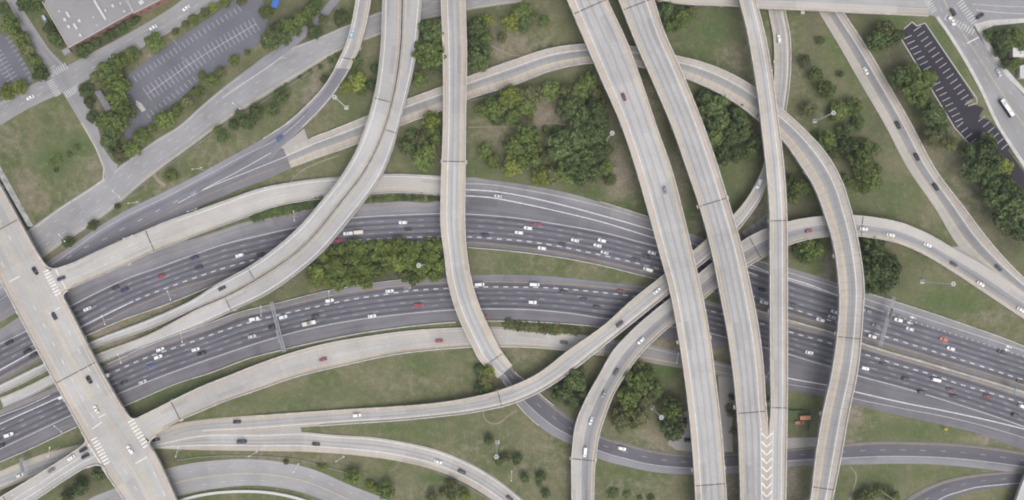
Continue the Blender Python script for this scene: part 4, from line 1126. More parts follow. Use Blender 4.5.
# ------------------------------------------------------------------ barriers, guard rails
def barrier(name, label, cat, pts, z=0.0, w=0.45, h=0.85, mat=None, posts=False):
    p = px_line(pts, z, 3.0)
    t = np.gradient(p[:, :2], axis=0); t /= np.maximum(np.linalg.norm(t, axis=1)[:, None], 1e-9)
    nn = np.stack([-t[:, 1], t[:, 0], np.zeros(len(t))], axis=1)
    if not posts:
        v, f, mi = rect_strip(p + nn * w / 2, p - nn * w / 2, -0.3, h)
        o = mesh_obj(name, v, f, mat or M_BARRIER); fix_normals(o)
        return tag(o, label, cat)
    root = tag(empty(name, tuple(p[0])), label, cat)
    p0 = p[0].copy()
    q = p - p0
    v, f, mi = rect_strip(q + nn * w / 2, q - nn * w / 2, h - 0.35, h)
    o = mesh_obj("rail", v, f, mat or M_RAIL, root); fix_normals(o)
    bm = bmesh.new()
    s = np.concatenate([[0], np.cumsum(np.linalg.norm(np.diff(q, axis=0), axis=1))])
    for d in np.arange(1, s[-1], 4.0):
        c = [np.interp(d, s, q[:, k]) for k in range(3)]
        box_mesh(bm, (c[0], c[1], c[2] + 0.15), (0.2, 0.2, 0.9))
    po = bm_obj("posts", bm, M_RAIL, root); po["kind"] = "stuff"
    return root
barrier("concrete_barrier", "white-topped concrete barrier along the grassy median right of the tall flyover", "barrier", [(468, 247.5), (510, 251), (550, 256), (590, 263), (630, 272.5), (660, 280)])
barrier("concrete_barrier", "concrete barrier in the tan median on the right side", "barrier", [(752, 309), (790, 320.5), (836, 334), (862, 343.5), (930, 364), (1020, 391), (1060, 404)], 0.02, 0.6)
barrier("concrete_barrier", "concrete barrier along the bottom edge of the lower carriageway left of the gantry", "barrier", [(112, 411.5), (136, 401), (184, 381), (207, 374), (252, 357.5), (282, 350)], 0, .5)
barrier("concrete_barrier", "concrete barrier below the lower carriageway between the gantry and the tall flyover", "barrier", [(285, 349), (325, 340), (362, 333), (400, 327.5), (437, 323.5), (456, 322)], 0, .5)
barrier("concrete_barrier", "concrete barrier below the lower carriageway beside the olive hedge", "barrier", [(485, 321), (500, 321), (555, 323), (595, 326.5), (622, 331)], 0, .5)
barrier("concrete_barrier", "concrete barrier along the median above the twin flyover landing", "barrier", [(84, 337), (120, 321), (165, 305), (200, 291), (225, 280)], 0, .45)
barrier("concrete_barrier", "concrete barrier at the bottom edge of the carriageway left of the overpass", "barrier", [(-20, 471), (0, 462), (30, 449), (78, 426)], 0, .5)
barrier("concrete_barrier", "concrete barrier on the lower carriageway's median side beside the lime-green trees", "barrier", [(108, 364), (140, 349), (160, 341), (200, 327), (237, 313), (280, 302.5), (325, 291.5), (375, 283), (400, 280), (440, 277.5)], 0, .4)
barrier("concrete_barrier", "pale barrier edging the upper carriageway shoulder near the dark tree mass", "barrier", [(600, 201.5), (626, 209.5), (648, 216.5)], 0, .4)
barrier("concrete_barrier", "pale barrier edging the shoulder on the far right below the high mast", "barrier", [(862, 291.5), (890, 300), (920, 309.5), (970, 326.5), (1004, 338.5), (1030, 349)], 0, .45)
barrier("retaining_wall", "bright white curved retaining wall at the bottom left edge", "wall", [(180, 500), (200, 495), (240, 491), (275, 493), (307, 501), (330, 512)], 0, 1.5, 1.2, plain("white_wall", (0.50, 0.49, 0.47), .8, .12))
barrier("guard_rail", "steel guard rail on the grass below the pale slip ramp", "guard rail", [(178, 460), (200, 457), (250, 456), (300, 460), (330, 468), (352, 474)], 0, .22, .8, None, True)
barrier("guard_rail", "steel guard rail between the frontage road and the dark ramp, left half", "guard rail", [(62, 247), (100, 221), (136, 190), (150, 179)], 0, .22, .8, None, True)
barrier("guard_rail", "steel guard rail between the frontage road and the ramps, right half", "guard rail", [(161, 171), (200, 143), (240, 116), (286, 88), (320, 66), (337, 54)], 0, .22, .8, None, True)
barrier("guard_rail", "steel guard rail along the lower side of the bottom slip ramp", "guard rail", [(437, 472), (455, 480), (470, 488), (490, 500)], 0, .22, .8, None, True)
barrier("guard_rail", "steel guard rail below the curve of the loop flyover's left part", "guard rail", [(468, 102), (490, 96), (512, 88)], 0, .22, .8, None, True)
barrier("guard_rail", "steel guard rail above the loop flyover's left part", "guard rail", [(468, 76), (490, 68), (515, 58)], 0, .22, .8, None, True)
for lab, pts in (("pale bridge parapet wall at the right corner of the overpass and pale ramp bridge", [(36, 251), (40, 257), (44, 263), (49, 267.5), (57, 269), (66, 266)]),
                 ("curved parapet wall below the pale ramp bridge mouth at the overpass", [(68, 290.5), (64, 293), (63, 296.5), (66.5, 303)]),
                 ("curved parapet wall above the climbing ramp's mouth at the overpass", [(126, 412), (129, 416), (133, 419), (138, 418)]),
                 ("curved parapet wall below the climbing ramp's mouth at the overpass", [(157, 435), (150, 441), (148.5, 445), (152, 450)]),
                 ("parapet wall at the upper corner of the queued exit ramp and overpass", [(82, 432), (86, 438), (86.5, 441), (84, 444)]),
                 ("curved parapet wall at the lower corner of the queued exit ramp and overpass", [(88, 467.5), (97, 464.5), (103, 466), (107, 473)])):
    barrier("parapet_wall", lab, "parapet", pts, 8.06, .7, .9, M_PARA)

# ------------------------------------------------------------------ trees
def leaf_mat(name, cols, bark=False):
    m, nt, b = new_mat(name)
    ge = N(nt, "ShaderNodeNewGeometry")
    oi = N(nt, "ShaderNodeObjectInfo")
    cr = N(nt, "ShaderNodeValToRGB")
    el = cr.color_ramp.elements
    el[0].position = 0.0; el[0].color = (*cols[0], 1)
    el[1].position = 1.0; el[1].color = (*cols[2], 1)
    e = el.new(0.5); e.color = (*cols[1], 1)
    nt.links.new(ge.outputs["Random Per Island"], cr.inputs[0])
    v = mapr(nt, oi.outputs["Random"], 0, 1, 0.72, 1.3)
    c = mixc(nt, cr.outputs[0], v, 1.0, 'MULTIPLY')
    nt.links.new(c, b.inputs["Base Color"])
    b.inputs["Roughness"].default_value = 0.7
    b.inputs["Specular IOR Level"].default_value = 0.15
    return m
LEAF = {
    'g': leaf_mat("leaf_green", [(0.062, 0.088, 0.028), (0.104, 0.142, 0.042), (0.165, 0.200, 0.062)]),
    'd': leaf_mat("leaf_dark", [(0.046, 0.068, 0.028), (0.076, 0.106, 0.040), (0.122, 0.152, 0.058)]),
    'y': leaf_mat("leaf_yellow_green", [(0.100, 0.126, 0.030), (0.160, 0.190, 0.044), (0.235, 0.255, 0.066)]),
    'l': leaf_mat("leaf_lime", [(0.064, 0.090, 0.026), (0.112, 0.148, 0.038), (0.180, 0.215, 0.058)]),
    'b': leaf_mat("leaf_olive", [(0.074, 0.082, 0.036), (0.118, 0.126, 0.054), (0.172, 0.172, 0.080)]),
}
LEAF_WORD = {'g': "green", 'd': "dark green", 'y': "yellow-green", 'b': "olive", 'l': "lime green"}
M_BARK = plain("bark", (0.11, 0.085, 0.065), 0.95, 0.3, 1.5)

def crown_mesh(seed, n_lobes, n_leaf, flat=0.8, spread=0.55):
    """leaf clumps over the surface and inside of several lobes; unit radius, base at z = 0.25"""
    g = np.random.default_rng(seed)
    lobes = [((0, 0, 0.72 * flat), 0.55)]
    for k in range(n_lobes + 3):
        a = 2 * math.pi * (k + g.uniform(-.35, .35)) / (n_lobes + 3)
        d = g.uniform(0.52, 0.78)
        lobes.append(((math.cos(a) * d, math.sin(a) * d, flat * g.uniform(0.45, 0.95)), g.uniform(0.22, 0.36)))
    for k in range(n_lobes + 1):
        a = 2 * math.pi * (k + g.uniform(-.4, .4)) / (n_lobes + 1)
        d = g.uniform(0.12, 0.46)
        lobes.append(((math.cos(a) * d, math.sin(a) * d, flat * g.uniform(1.05, 1.4)), g.uniform(0.20, 0.33)))
    w = np.array([l[1] ** 2 for l in lobes]); w /= w.sum()
    verts, faces = [], []
    for i in range(n_leaf):
        c, rad = lobes[g.choice(len(lobes), p=w)]
        u = g.normal(size=3); u /= np.linalg.norm(u)
        if u[2] < -0.35: u[2] = -u[2]
        rr = rad * (1.0 - 0.35 * g.random() ** 2.6) * g.uniform(0.92, 1.1)
        p = np.array(c) + u * rr * np.array([1, 1, 0.85])
        nrm = u + g.normal(size=3) * 0.38 + np.array([0, 0, 0.1]); nrm /= np.linalg.norm(nrm)
        t = np.cross(nrm, g.normal(size=3)); t /= np.linalg.norm(t)
        b = np.cross(nrm, t)
        s = g.uniform(0.05, 0.10)
        s2 = s * g.uniform(0.6, 1.0)
        o = len(verts)
        bend = nrm * s * 0.35
        verts += [p - t * s - b * s2 * .5, p + t * s * .4 - b * s2, p + t * s * 1.1 + b * s2 * .3 - bend, p - t * s * .2 + b * s2]
        faces.append((o, o + 1, o + 2, o + 3))
    me = bpy.data.meshes.new("crown")
    me.from_pydata([tuple(v) for v in verts], [], faces)
    me.materials.append(LEAF['g'])
    me.update()
    return me
CROWNS = [crown_mesh(100 + k, 5 + k % 4, 1500, 0.75 + 0.07 * (k % 3), 0.5 + 0.04 * (k % 4)) for k in range(9)]
SHRUBS = [crown_mesh(300 + k, 4 + k % 3, 480, 0.6, 0.5) for k in range(5)]
def trunk_mesh():
    bm = bmesh.new()
    tube_mesh(bm, (0, 0, -0.15), (0.02, 0, 0.45), 0.075, 0.05, 7)
    for k in range(5):
        a = k * 1.26 + 0.3
        tube_mesh(bm, (0.02, 0, 0.38), (math.cos(a) * 0.42, math.sin(a) * 0.42, 0.85 + 0.08 * (k % 2)), 0.04, 0.014, 5)
    tube_mesh(bm, (0.02, 0, 0.42), (0, 0.03, 1.05), 0.045, 0.015, 5)
    me = bpy.data.meshes.new("trunk")
    bm.to_mesh(me); bm.free(); me.materials.append(M_BARK)
    return me
TRUNK = trunk_mesh()

TREE_LIST = []
def tree(px, py, r, col, shrub=False, base=None):
    TREE_LIST.append((px, py, r, col, shrub, base))

def flush_trees(where, group, noun="tree"):
    """builds what TREE_LIST holds; labels count the trees of one colour from the left"""
    items = sorted(TREE_LIST, key=lambda t: t[0])
    def size_of(r): return "small " if r < 5 else ("large " if r >= 11 else "")
    total, seen = {}, {}
    for t in items: total[(t[3], size_of(t[2]))] = total.get((t[3], size_of(t[2])), 0) + 1
    for (px, py, r, col, shrub, base) in items:
        kk = (col, size_of(r))
        seen[kk] = seen.get(kk, 0) + 1
        R = r * MPP
        gz = (ground_z(px, py) + GZ) if base is None else base
        R *= 1.12 + 0.006 * r
        hmul = random.uniform(0.85, 1.15) * (0.7 if shrub else 1.0)
        lift = 0.0 if shrub else R * 0.28
        # the crown is seen at its own height, so its foot stands a little nearer the picture centre
        top = gz + R * 0.8 * hmul + lift
        x, y, _ = P(px, py, top)
        root = empty("shrub" if shrub else "tree", (x, y, gz), random.uniform(0, 6.28))
        which = "the only such" if total[kk] == 1 else "%s such from left" % ordinal(seen[kk])
        tag(root, "%s%s %s %s, %s" % (size_of(r), LEAF_WORD[col], noun, where, which), noun.split()[-1], group)
        me = random.choice(SHRUBS if shrub else CROWNS)
        c = bpy.data.objects.new("crown", me)
        c.parent = root
        c.location = (0, 0, lift - (0.1 if shrub else 0.0) * R)
        c.scale = (R * random.uniform(0.94, 1.1), R * random.uniform(0.94, 1.1), R * hmul)
        c.rotation_euler = (0, 0, random.uniform(0, 6.28))
        COL.objects.link(c)
        c.material_slots[0].link = 'OBJECT'
        c.material_slots[0].material = LEAF[col]
        t = bpy.data.objects.new("trunk", TRUNK)
        t.parent = root
        t.scale = (R, R, R * hmul + lift * 0.6) if not shrub else (R * .6, R * .6, R * hmul)
        COL.objects.link(t)
    TREE_LIST.clear()

ORD = ["first", "second", "third", "fourth", "fifth", "sixth", "seventh", "eighth", "ninth", "tenth", "eleventh", "twelfth", "thirteenth", "fourteenth", "fifteenth",
       "sixteenth", "seventeenth", "eighteenth", "nineteenth", "twentieth"]
def ordinal(n):
    if n <= 20: return ORD[n - 1]
    t = {2: "twenty", 3: "thirty", 4: "forty", 5: "fifty"}[n // 10]
    return t + "-" + ORD[n % 10 - 1] if n % 10 else t[:-1] + "ieth"

def T(s, shrub=False):
    """'x y r colour; ...'"""
    for it in s.split(";"):
        it = it.split()
        if it: tree(float(it[0]), float(it[1]), float(it[2]), it[3], shrub)

T("2 8 6 d;10 24 9 g;21 39 8 g;27 50 7 b;34 61 7 g;40 73 8 d;8 91 8 y;19 87 7 y;26 3 9 d;38 2 8 d")
flush_trees("round the left parking lot", "trees round the left parking lot")
T("49 28 6 d;54 38 7 d;58 44 4 d;82 50 7 d;95 42 5 d;88 47 5 d;106 37 4.5 d;112 33.5 4.5 d;118 30 4.5 d;124 26.5 4.5 d;130 22.5 4.5 d;136 19 4 d;80 53 5 d")
flush_trees("against the brick building", "trees along the brick building")
T("154 42 9 g;131 54 7.5 g;124 57 6 g;117 62 8.5 g;105 69 9 g;114 75 9 g;96 78 6.5 b;120 86 9 g;108 84 8 g;117 99 10 g;125 110 9 g;105 121 9 g;117 122 9 g;85 90 7 d;89 102 5.5 d;92 117 5.5 d;111 131 9 d;108 141 8 d;120 154 8 b;131 149 8.5 g;141 137 8 g;112 146 6 d")
flush_trees("along the left side of the large lot", "trees along the large parking lot's left side")
T("192 19 5 g;185 24 4 b;175 31 3.5 b;205 12 5 b;212 7 5 y;225 2 5 g;241 1 5 b;197 91 5.5 g;186 101 6 b;176 110 6.5 g;164 120 9 g;151 129 5 g;202 76 5 g;212 79 6 g;220 72 5.5 b;234 60 5.5 g;247 52 3.2 g")
flush_trees("bordering the large parking lot", "small trees bordering the large parking lot")
T("265 12 6.5 g;269 41 9 d;277 30 8.5 d;289 25 8.5 g;300 19 8.5 g;311 10 8.5 g;316 3 7 d;283 37 7 d;295 30 6 d;306 21 6 d;314 32 7 d;323 20 5 b;341 17 8.5 d")
flush_trees("in the belt beside the slip road", "tree belt beside the slip road")
T("281 95 7.5 d;255 112 7.5 d;272 109 6.5 d;239 114 5 d;247 122 6.5 d;234 124 5.5 d;324 79 4.8 d;222 136 5.5 d;217 129 4 g;170 175 6.5 g;356 62 6.5 d;357 82 9 y;346 86 6.5 y;361 90 6 g;371 85 6 d;375 68 5 d;117 206 3.2 d;92 225 5.5 d;67 242 5.5 d")
flush_trees("on the grass between frontage road and ramps", "trees between frontage road and ramps")
T("310 71 3 d;320 66 3 d;330 59 4 d;286 85 3.2 g;300 77 2.6 d;336 55 3 d", True)
flush_trees("beside the frontage road's lower edge", "shrubs along the frontage road", "shrub")
T("430 33 13 d;429 52 14 g;436 64 9 d;420 79 7.5 g;420 42 8 g;437 42 7 d;476 26 10 d;487 20 6.5 y;475 42 9.5 d;486 37 7.5 g;477 59 12 d;484 50 7 d;511 21 8.5 y;522 11 9 g;524 23 9 d;535 18 5.5 b;544 21 5.5 g;502 37 5 b")
flush_trees("on either side of the tall flyover's top", "trees at the tall flyover's top end")
T("510 94 9.5 y;494 108 11 g;505 101 8 g;484 110 7.5 g;531 94 10 b;527 105 9 g;550 90 9.5 g;565 91 8 b;580 92 9 g;589 81 8.5 g;596 94 8 b;570 107 12 d;582 114 11 d;597 109 10 d;512 117 8 g;497 120 6.5 d;530 116 4.5 y;486 152 7.5 g;492 162 8 g;514 145 11 g;527 135 12 g;531 147 10 g;512 166 10 y;522 161 8 g;537 161 7.5 g;545 157 8.5 b;542 176 9.5 y;553 175 8.5 b;546 130 4.2 g;562 147 14 d;577 139 13 d;592 134 13 d;572 160 13 d;586 154 12 d;566 173 10 g;581 172 11 d;597 150 11 d;595 172 8 d;578 127 10 d;602 132 8 g;604 150 8 g;607 167 7 g;610 179 6 g;557 132 7 d;600 120 8 d;588 183 6 b")
flush_trees("in the grove between tall and widest flyovers", "grove in the middle of the interchange")
T("430 121 9 y;432 130 7 g;421 139 8.5 b;407 147 8.5 d;427 151 8.5 g;422 160 9.5 g;436 138 6.5 g;412 135 6 d")
flush_trees("between the twin and tall flyovers", "trees between twin and tall flyovers")
T("667 10 9.5 d;682 17 10 g;692 11 6.5 b;669 26 6.5 g;676 23 7 d")
flush_trees("by the top overpass and wide flyover", "trees by the top overpass")
T("714 109 14 d;726 97 7 g;740 111 9 d;720 123 12 d;741 121 10 d;706 98 8 d;715 136 11 g;730 133 11 d;722 154 9.5 d;736 152 8.5 d;750 152 7.5 g;743 132 9 d;757 140 7.5 d;712 147 7 d")
flush_trees("in the clump inside the loop flyover", "trees inside the loop flyover")
T("795 187 9.5 g;792 197 7.5 g;804 187 8 g;789 180 6 d;807 246 9 g;816 250 9 g;806 257 8 g;800 250 7 d")
flush_trees("between the narrow flyover and the loop flyover", "trees between narrow and loop flyovers")
T("821 40 4.2 d;805 61 6 b;816 75 7 g;827 89 9 g;841 74 3.2 d;809 109 8 b;841 110 9 g;854 106 8.5 g;859 122 6.5 g;834 115 6 g;827 140 9.5 g;832 153 6.5 d;816 139 5.5 g;847 131 8.5 d;857 126 5.5 d;850 147 10 d;861 157 12 g;865 145 7.5 g;876 149 6.5 g;867 171 9.5 g;877 169 6.5 g;875 179 8.5 g;846 181 6.5 g;866 186 6.5 g;856 184 5.5 g")
flush_trees("between the loop flyover and straight ramp", "trees between the loop flyover and the straight ramp")
T("880 39 11 d;887 27 9 b;875 42 8 g;896 36 7.5 d;902 77 11.5 d;920 87 14 g;910 72 8.5 g;930 78 7.5 g;936 115 11.5 d;926 103 8 d;935 136 10 b;950 144 7.5 b;943 128 7 d;970 152 9.5 d;983 151 12 d;988 143 9 d;975 170 11.5 d;990 171 11 d;1004 167 8.5 y;992 183 9.5 d;1007 185 11 d;993 198 10 d;1012 206 14 d;1007 221 11.5 d;1021 230 11 d;998 160 8 d;1018 193 8 d")
flush_trees("beside the black parking lot", "trees round the black parking lot")
T("1005 40 10 d;1015 37 8.5 g;1016 62 6 g;991 35 6.5 d;1007 63 5.5 d;1022 48 6 d;1000 52 5 d")
flush_trees("on the corner plot, top right", "trees on the corner plot")
T("880 265 15 d;875 254 12 d;888 273 12 d;869 277 10 d;885 283 9.5 d;872 286 8.5 d;870 244 9 g;893 263 8 g;866 264 8 d;878 243 7 d")
flush_trees("in the clump right of the loop flyover", "dark clump right of the loop flyover")
# the lime-green plantation in the median
for row in range(4):
    for i in range(14):
        x = 313 + i * 9.6 + (row % 2) * 4.8 + random.uniform(-2, 2)
        t_ = (x - 312) / 130
        y0 = 264 - 15 * sstep(0, .25, t_) - 4.5 * t_
        y1 = 285 - 10 * t_
        y = y0 + (y1 - y0) * (row / 3.0) + random.uniform(-2, 2)
        if x > 441 or (row == 3 and 352 < x < 412 and random.random() < .45): continue
        tree(x, y, random.choice((5.2, 5.6, 6.2, 6.8, 7.6)), random.choice("llllylg"))
flush_trees("of the median plantation", "lime-green plantation in the median")
for i in range(19):
    t_ = i / 18
    tree(253 + 69 * t_, 217 - 16 * t_ + random.uniform(-1, 1), random.uniform(5.0, 5.8), 'd' if i % 3 else 'g', True)
flush_trees("of the hedge below the pale ramp bridge", "hedge along the pale ramp", "shrub")
T("367 200 3.6 d;374 199 3.6 d;381 198.5 4 d;389 198 4 g;397 197.5 4 d;404 197.5 4.2 d;412 197.5 4.2 d;421 197.5 4.2 d;431 197.5 4 d;438 198 3.5 d", True)
flush_trees("of the low row above the motorway shoulder", "low shrub row above the motorway", "shrub")
for i in range(15):
    t_ = i / 14
    tree(507 + 69 * t_, 324.5 + 6.5 * t_ ** .7 + random.uniform(-.8, .8), random.uniform(5.4, 6.2), 'b' if i % 3 else 'g', True)
flush_trees("of the hedge below the lower carriageway", "olive hedge by the lower carriageway", "shrub")
T("57 158 4.5 g;51 163 4 g;76 147 4 g;69 154 3.5 g;56 170 3 d", True)
flush_trees("in the patch on the corner lawn", "scrub patch on the corner lawn", "shrub")
T("485 379 6.5 b;487 387 6 g;480 388 6 d;479 370 5 d;487 372 7 y;575 382 11 d;562 393 9.5 d;585 394 8 d;572 401 8.5 d;555 386 5.5 g;567 374 7 d;580 373 6 d")
flush_trees("near the bend under the slim ramp bridge", "trees under the slim ramp bridge")
T("637 369 7.5 y;649 373 6.5 g;640 381 13 g;629 397 11 g;621 420 10.5 b;646 401 8.5 b;641 417 8 b;672 409 12 g;669 418 10 d;674 430 11 d;657 391 7.5 g;628 410 7 g;634 423 6 g")
flush_trees("inside the broad flyover's bend", "trees inside the broad flyover's bend")
T("614 494 6 d;627 495 4 g;640 498 3.2 g;651 498 4.2 d;730 407 4.6 b;732 397 4 d;731 413 4.6 d;734 431 4 b", True)
flush_trees("near the bottom of the widest flyover", "shrubs near the widest flyover's bottom", "shrub")
T("489 440 5 d;499 461 5 d;517 459 5.3 d;525 478 5 d;541 477 5 d;539 484 3.2 d;546 494 4.5 d;506 458 4.2 b;452 486 6 b;464 495 5.5 y;452 497 5 d;432 497 5.5 d;443 493 4.5 b")
flush_trees("scattered on the bottom grass", "small trees on the bottom grass")
T("352 477 7.5 g;386 491 8.5 g;369 485 4.5 y;375 489 3.6 y;324 468 3 y;319 467 2.6 y;286 462 2.8 g;98 476 6.5 d;80 487 7.5 d;67 497 6.5 d;870 495 7 g;882 492 6 g;861 499 6 g;893 497 7 g")
flush_trees("at the bottom edge beside the ramps", "trees at the bottom edge")

# ------------------------------------------------------------------ vehicles
def paint_mat(name, col, rough=0.35, metal=0.0):
    m, nt, b = new_mat(name)
    b.inputs["Base Color"].default_value = (*col, 1)
    b.inputs["Roughness"].default_value = rough
    b.inputs["Metallic"].default_value = metal
    b.inputs["Specular IOR Level"].default_value = 0.5
    b.inputs["Coat Weight"].default_value = 0.08
    return m
CARCOL = {"white": paint_mat("paint_white", (0.70, 0.70, 0.69)), "silver": paint_mat("paint_silver", (0.46, 0.48, 0.50), .4, .2), "grey": paint_mat("paint_grey", (0.17, 0.18, 0.20), .4, .2),
          "black": paint_mat("paint_black", (0.012, 0.013, 0.017)), "dark grey": paint_mat("paint_dark", (0.032, 0.034, 0.042)), "red": paint_mat("paint_red", (0.27, 0.045, 0.06)), "dark red": paint_mat("paint_dark_red", (0.11, 0.025, 0.035)),
          "blue": paint_mat("paint_blue", (0.06, 0.10, 0.27)), "dark blue": paint_mat("paint_navy", (0.032, 0.042, 0.075)), "pale blue": paint_mat("paint_pale_blue", (0.36, 0.50, 0.56)), "orange": paint_mat("paint_orange", (0.55, 0.13, 0.06)), "beige": paint_mat("paint_beige", (0.55, 0.52, 0.44)), "teal": paint_mat("paint_teal", (0.10, 0.27, 0.30))}
M_GLASS = paint_mat("car_glass", (0.085, 0.092, 0.10), 0.2)
M_TYRE = plain("tyre", (0.02, 0.02, 0.02), 0.9, .1)
M_LIGHT = paint_mat("head_lamp", (0.75, 0.75, 0.72), 0.2)
M_TAIL = paint_mat("tail_lamp", (0.35, 0.02, 0.02), 0.3)

def outline(x0, x1, hw, nose=0.25, tail=0.18, corner=0.35):
    """plan outline, front at +x"""
    return [(x0, -hw + tail + .1), (x0 + .12, -hw + tail * .5), (x0 + corner + .2, -hw), ((x0 + x1) / 2, -hw), (x1 - corner - .5, -hw + nose * .1), (x1 - .15, -hw + nose), (x1, -hw + nose + .3),
            (x1, hw - nose - .3), (x1 - .15, hw - nose), (x1 - corner - .5, hw - nose * .1), ((x0 + x1) / 2, hw), (x0 + corner + .2, hw), (x0 + .12, hw - tail * .5), (x0, hw - tail - .1)]

def loft(bm, loops, cap_top=True, cap_bot=True):
    rings = [[bm.verts.new((x, y, z)) for x, y in lp] for lp, z in loops]
    n = len(rings[0])
    for a, b in zip(rings[:-1], rings[1:]):
        for i in range(n):
            j = (i + 1) % n
            bm.faces.new((a[i], a[j], b[j], b[i]))
    if cap_bot: bm.faces.new(list(reversed(rings[0])))
    if cap_top: bm.faces.new(rings[-1])
    return rings

def scale_ol(ol, sx, sy, cx=0.0):
    return [((x - cx) * sx + cx, y * sy) for x, y in ol]

VEH = {  # length, half width, belt height, roof height, cabin base rear/front, roof rear/front
    "sedan": (4.9, 0.97, 0.92, 1.45, -1.70, 1.05, -1.20, 0.38),
    "hatchback": (4.4, 0.95, 0.95, 1.50, -1.95, 1.00, -1.70, 0.32),
    "SUV": (5.1, 1.03, 1.08, 1.78, -2.30, 1.05, -2.08, 0.45),
    "minivan": (5.0, 1.0, 1.05, 1.85, -2.35, 1.65, -2.1, 0.75),
    "pickup truck": (5.9, 1.05, 1.05, 1.85, -0.60, 1.30, -0.42, 0.72),
    "van": (5.9, 1.05, 1.2, 2.4, -2.85, 2.1, -2.8, 1.45),
}
def vehicle_proto(kind):
    ln, hw, belt, roof, c0, c1, r0, r1 = VEH[kind]
    x0, x1 = -ln / 2, ln / 2
    root = empty("vehicle", (0, 0, 0))
    ol = outline(x0, x1, hw)
    bm = bmesh.new()
    loft(bm, [(scale_ol(ol, .96, .93), .22), (scale_ol(ol, 1, 1), .5), (scale_ol(ol, 1, 1), .72), (scale_ol(ol, .975, .94), belt - .02), (scale_ol(ol, .95, .9), belt)])
    if kind == "pickup truck":   # open bed: raised rails round a sunk floor
        for sy in (-1, 1):
            box_mesh(bm, ((x0 + c0) / 2 + .05, sy * (hw - .14), belt + .12), (c0 - x0 - .2, .14, .3))
        box_mesh(bm, (x0 + .14, 0, belt + .12), (.14, 2 * hw - .5, .3))
        box_mesh(bm, (c0 - .12, 0, belt + .12), (.12, 2 * hw - .5, .3))
    # roof panel and pillars
    rw = hw * .78
    bw = hw * .88
    roofp = [(r0, -rw), (r1, -rw), (r1, rw), (r0, rw)]
    basep = [(c0, -bw), (c1, -bw), (c1, bw), (c0, bw)]
    rt = [bm.verts.new((x, y, roof - .03)) for x, y in roofp]
    rt2 = [bm.verts.new((x * .93 + .07 * (r0 + r1) / 2, y * .85, roof + .02)) for x, y in roofp]
    for i in range(4):
        bm.faces.new((rt[i], rt[(i + 1) % 4], rt2[(i + 1) % 4], rt2[i]))
    bm.faces.new(rt2)
    bs = [bm.verts.new((x, y, belt - .01)) for x, y in basep]
    for i in range(4):      # A and C pillars: thin body-coloured wedges at the cabin corners
        j = (i + 1) % 4
        a, b, c, d = bs[i].co, bs[j].co, rt[j].co, rt[i].co
        for s, t_ in ((0.0, 0.07), (0.93, 1.0)):
            q = [a.lerp(b, s), a.lerp(b, t_), d.lerp(c, t_), d.lerp(c, s)]
            bm.faces.new([bm.verts.new(v) for v in q])
    body = bm_obj("body", bm, CARCOL["white"], root)
    def pane(name, i, s0=.07, s1=.93, solid=False):
        j = (i + 1) % 4
        B = [Vector((x, y, belt - .01)) for x, y in basep]; Tt = [Vector((x, y, roof - .03)) for x, y in roofp]
        a, b, c, d = B[i], B[j], Tt[j], Tt[i]
        q = [a.lerp(b, s0), a.lerp(b, s1), d.lerp(c, s1), d.lerp(c, s0)]
        ctr = Vector((0, 0, belt))
        v = [x for x in q] + [x + (Vector(((c0 + c1) / 2, 0, x.z)) - x) * .04 for x in q]
        f = [(0, 1, 2, 3), (7, 6, 5, 4), (0, 4, 5, 1), (1, 5, 6, 2), (2, 6, 7, 3), (3, 7, 4, 0)]
        o = mesh_obj(name, v, f, M_GLASS if not solid else CARCOL["white"], root)
        fix_normals(o)
        return o
    pane("side_window", 0); pane("windscreen", 1); pane("side_window", 2); pane("rear_window", 3)
    wr = .34
    wme = None
    for sx in (x0 + .95, x1 - .95):
        for sy in (-1, 1):
            if wme is None:
                b2 = bmesh.new(); tube_mesh(b2, (0, -.11, 0), (0, .11, 0), wr, wr, 12)
                w = bm_obj("wheel", b2, M_TYRE, root); wme = w.data
            else:
                w = link(bpy.data.objects.new("wheel", wme), root)
            w.location = (sx, sy * (hw - .1), wr)
    for sy in (-1, 1):
        b2 = bmesh.new(); box_mesh(b2, (x1 - .13, sy * (hw - .42), .68), (.2, .32, .14)); bm_obj("headlight", b2, M_LIGHT, root)
        b2 = bmesh.new(); box_mesh(b2, (x0 + .03, sy * (hw - .36), .78), (.14, .28, .16)); bm_obj("tail_light", b2, M_TAIL, root)
    return root

PROTO = {k: vehicle_proto(k) for k in VEH}
USED = set()

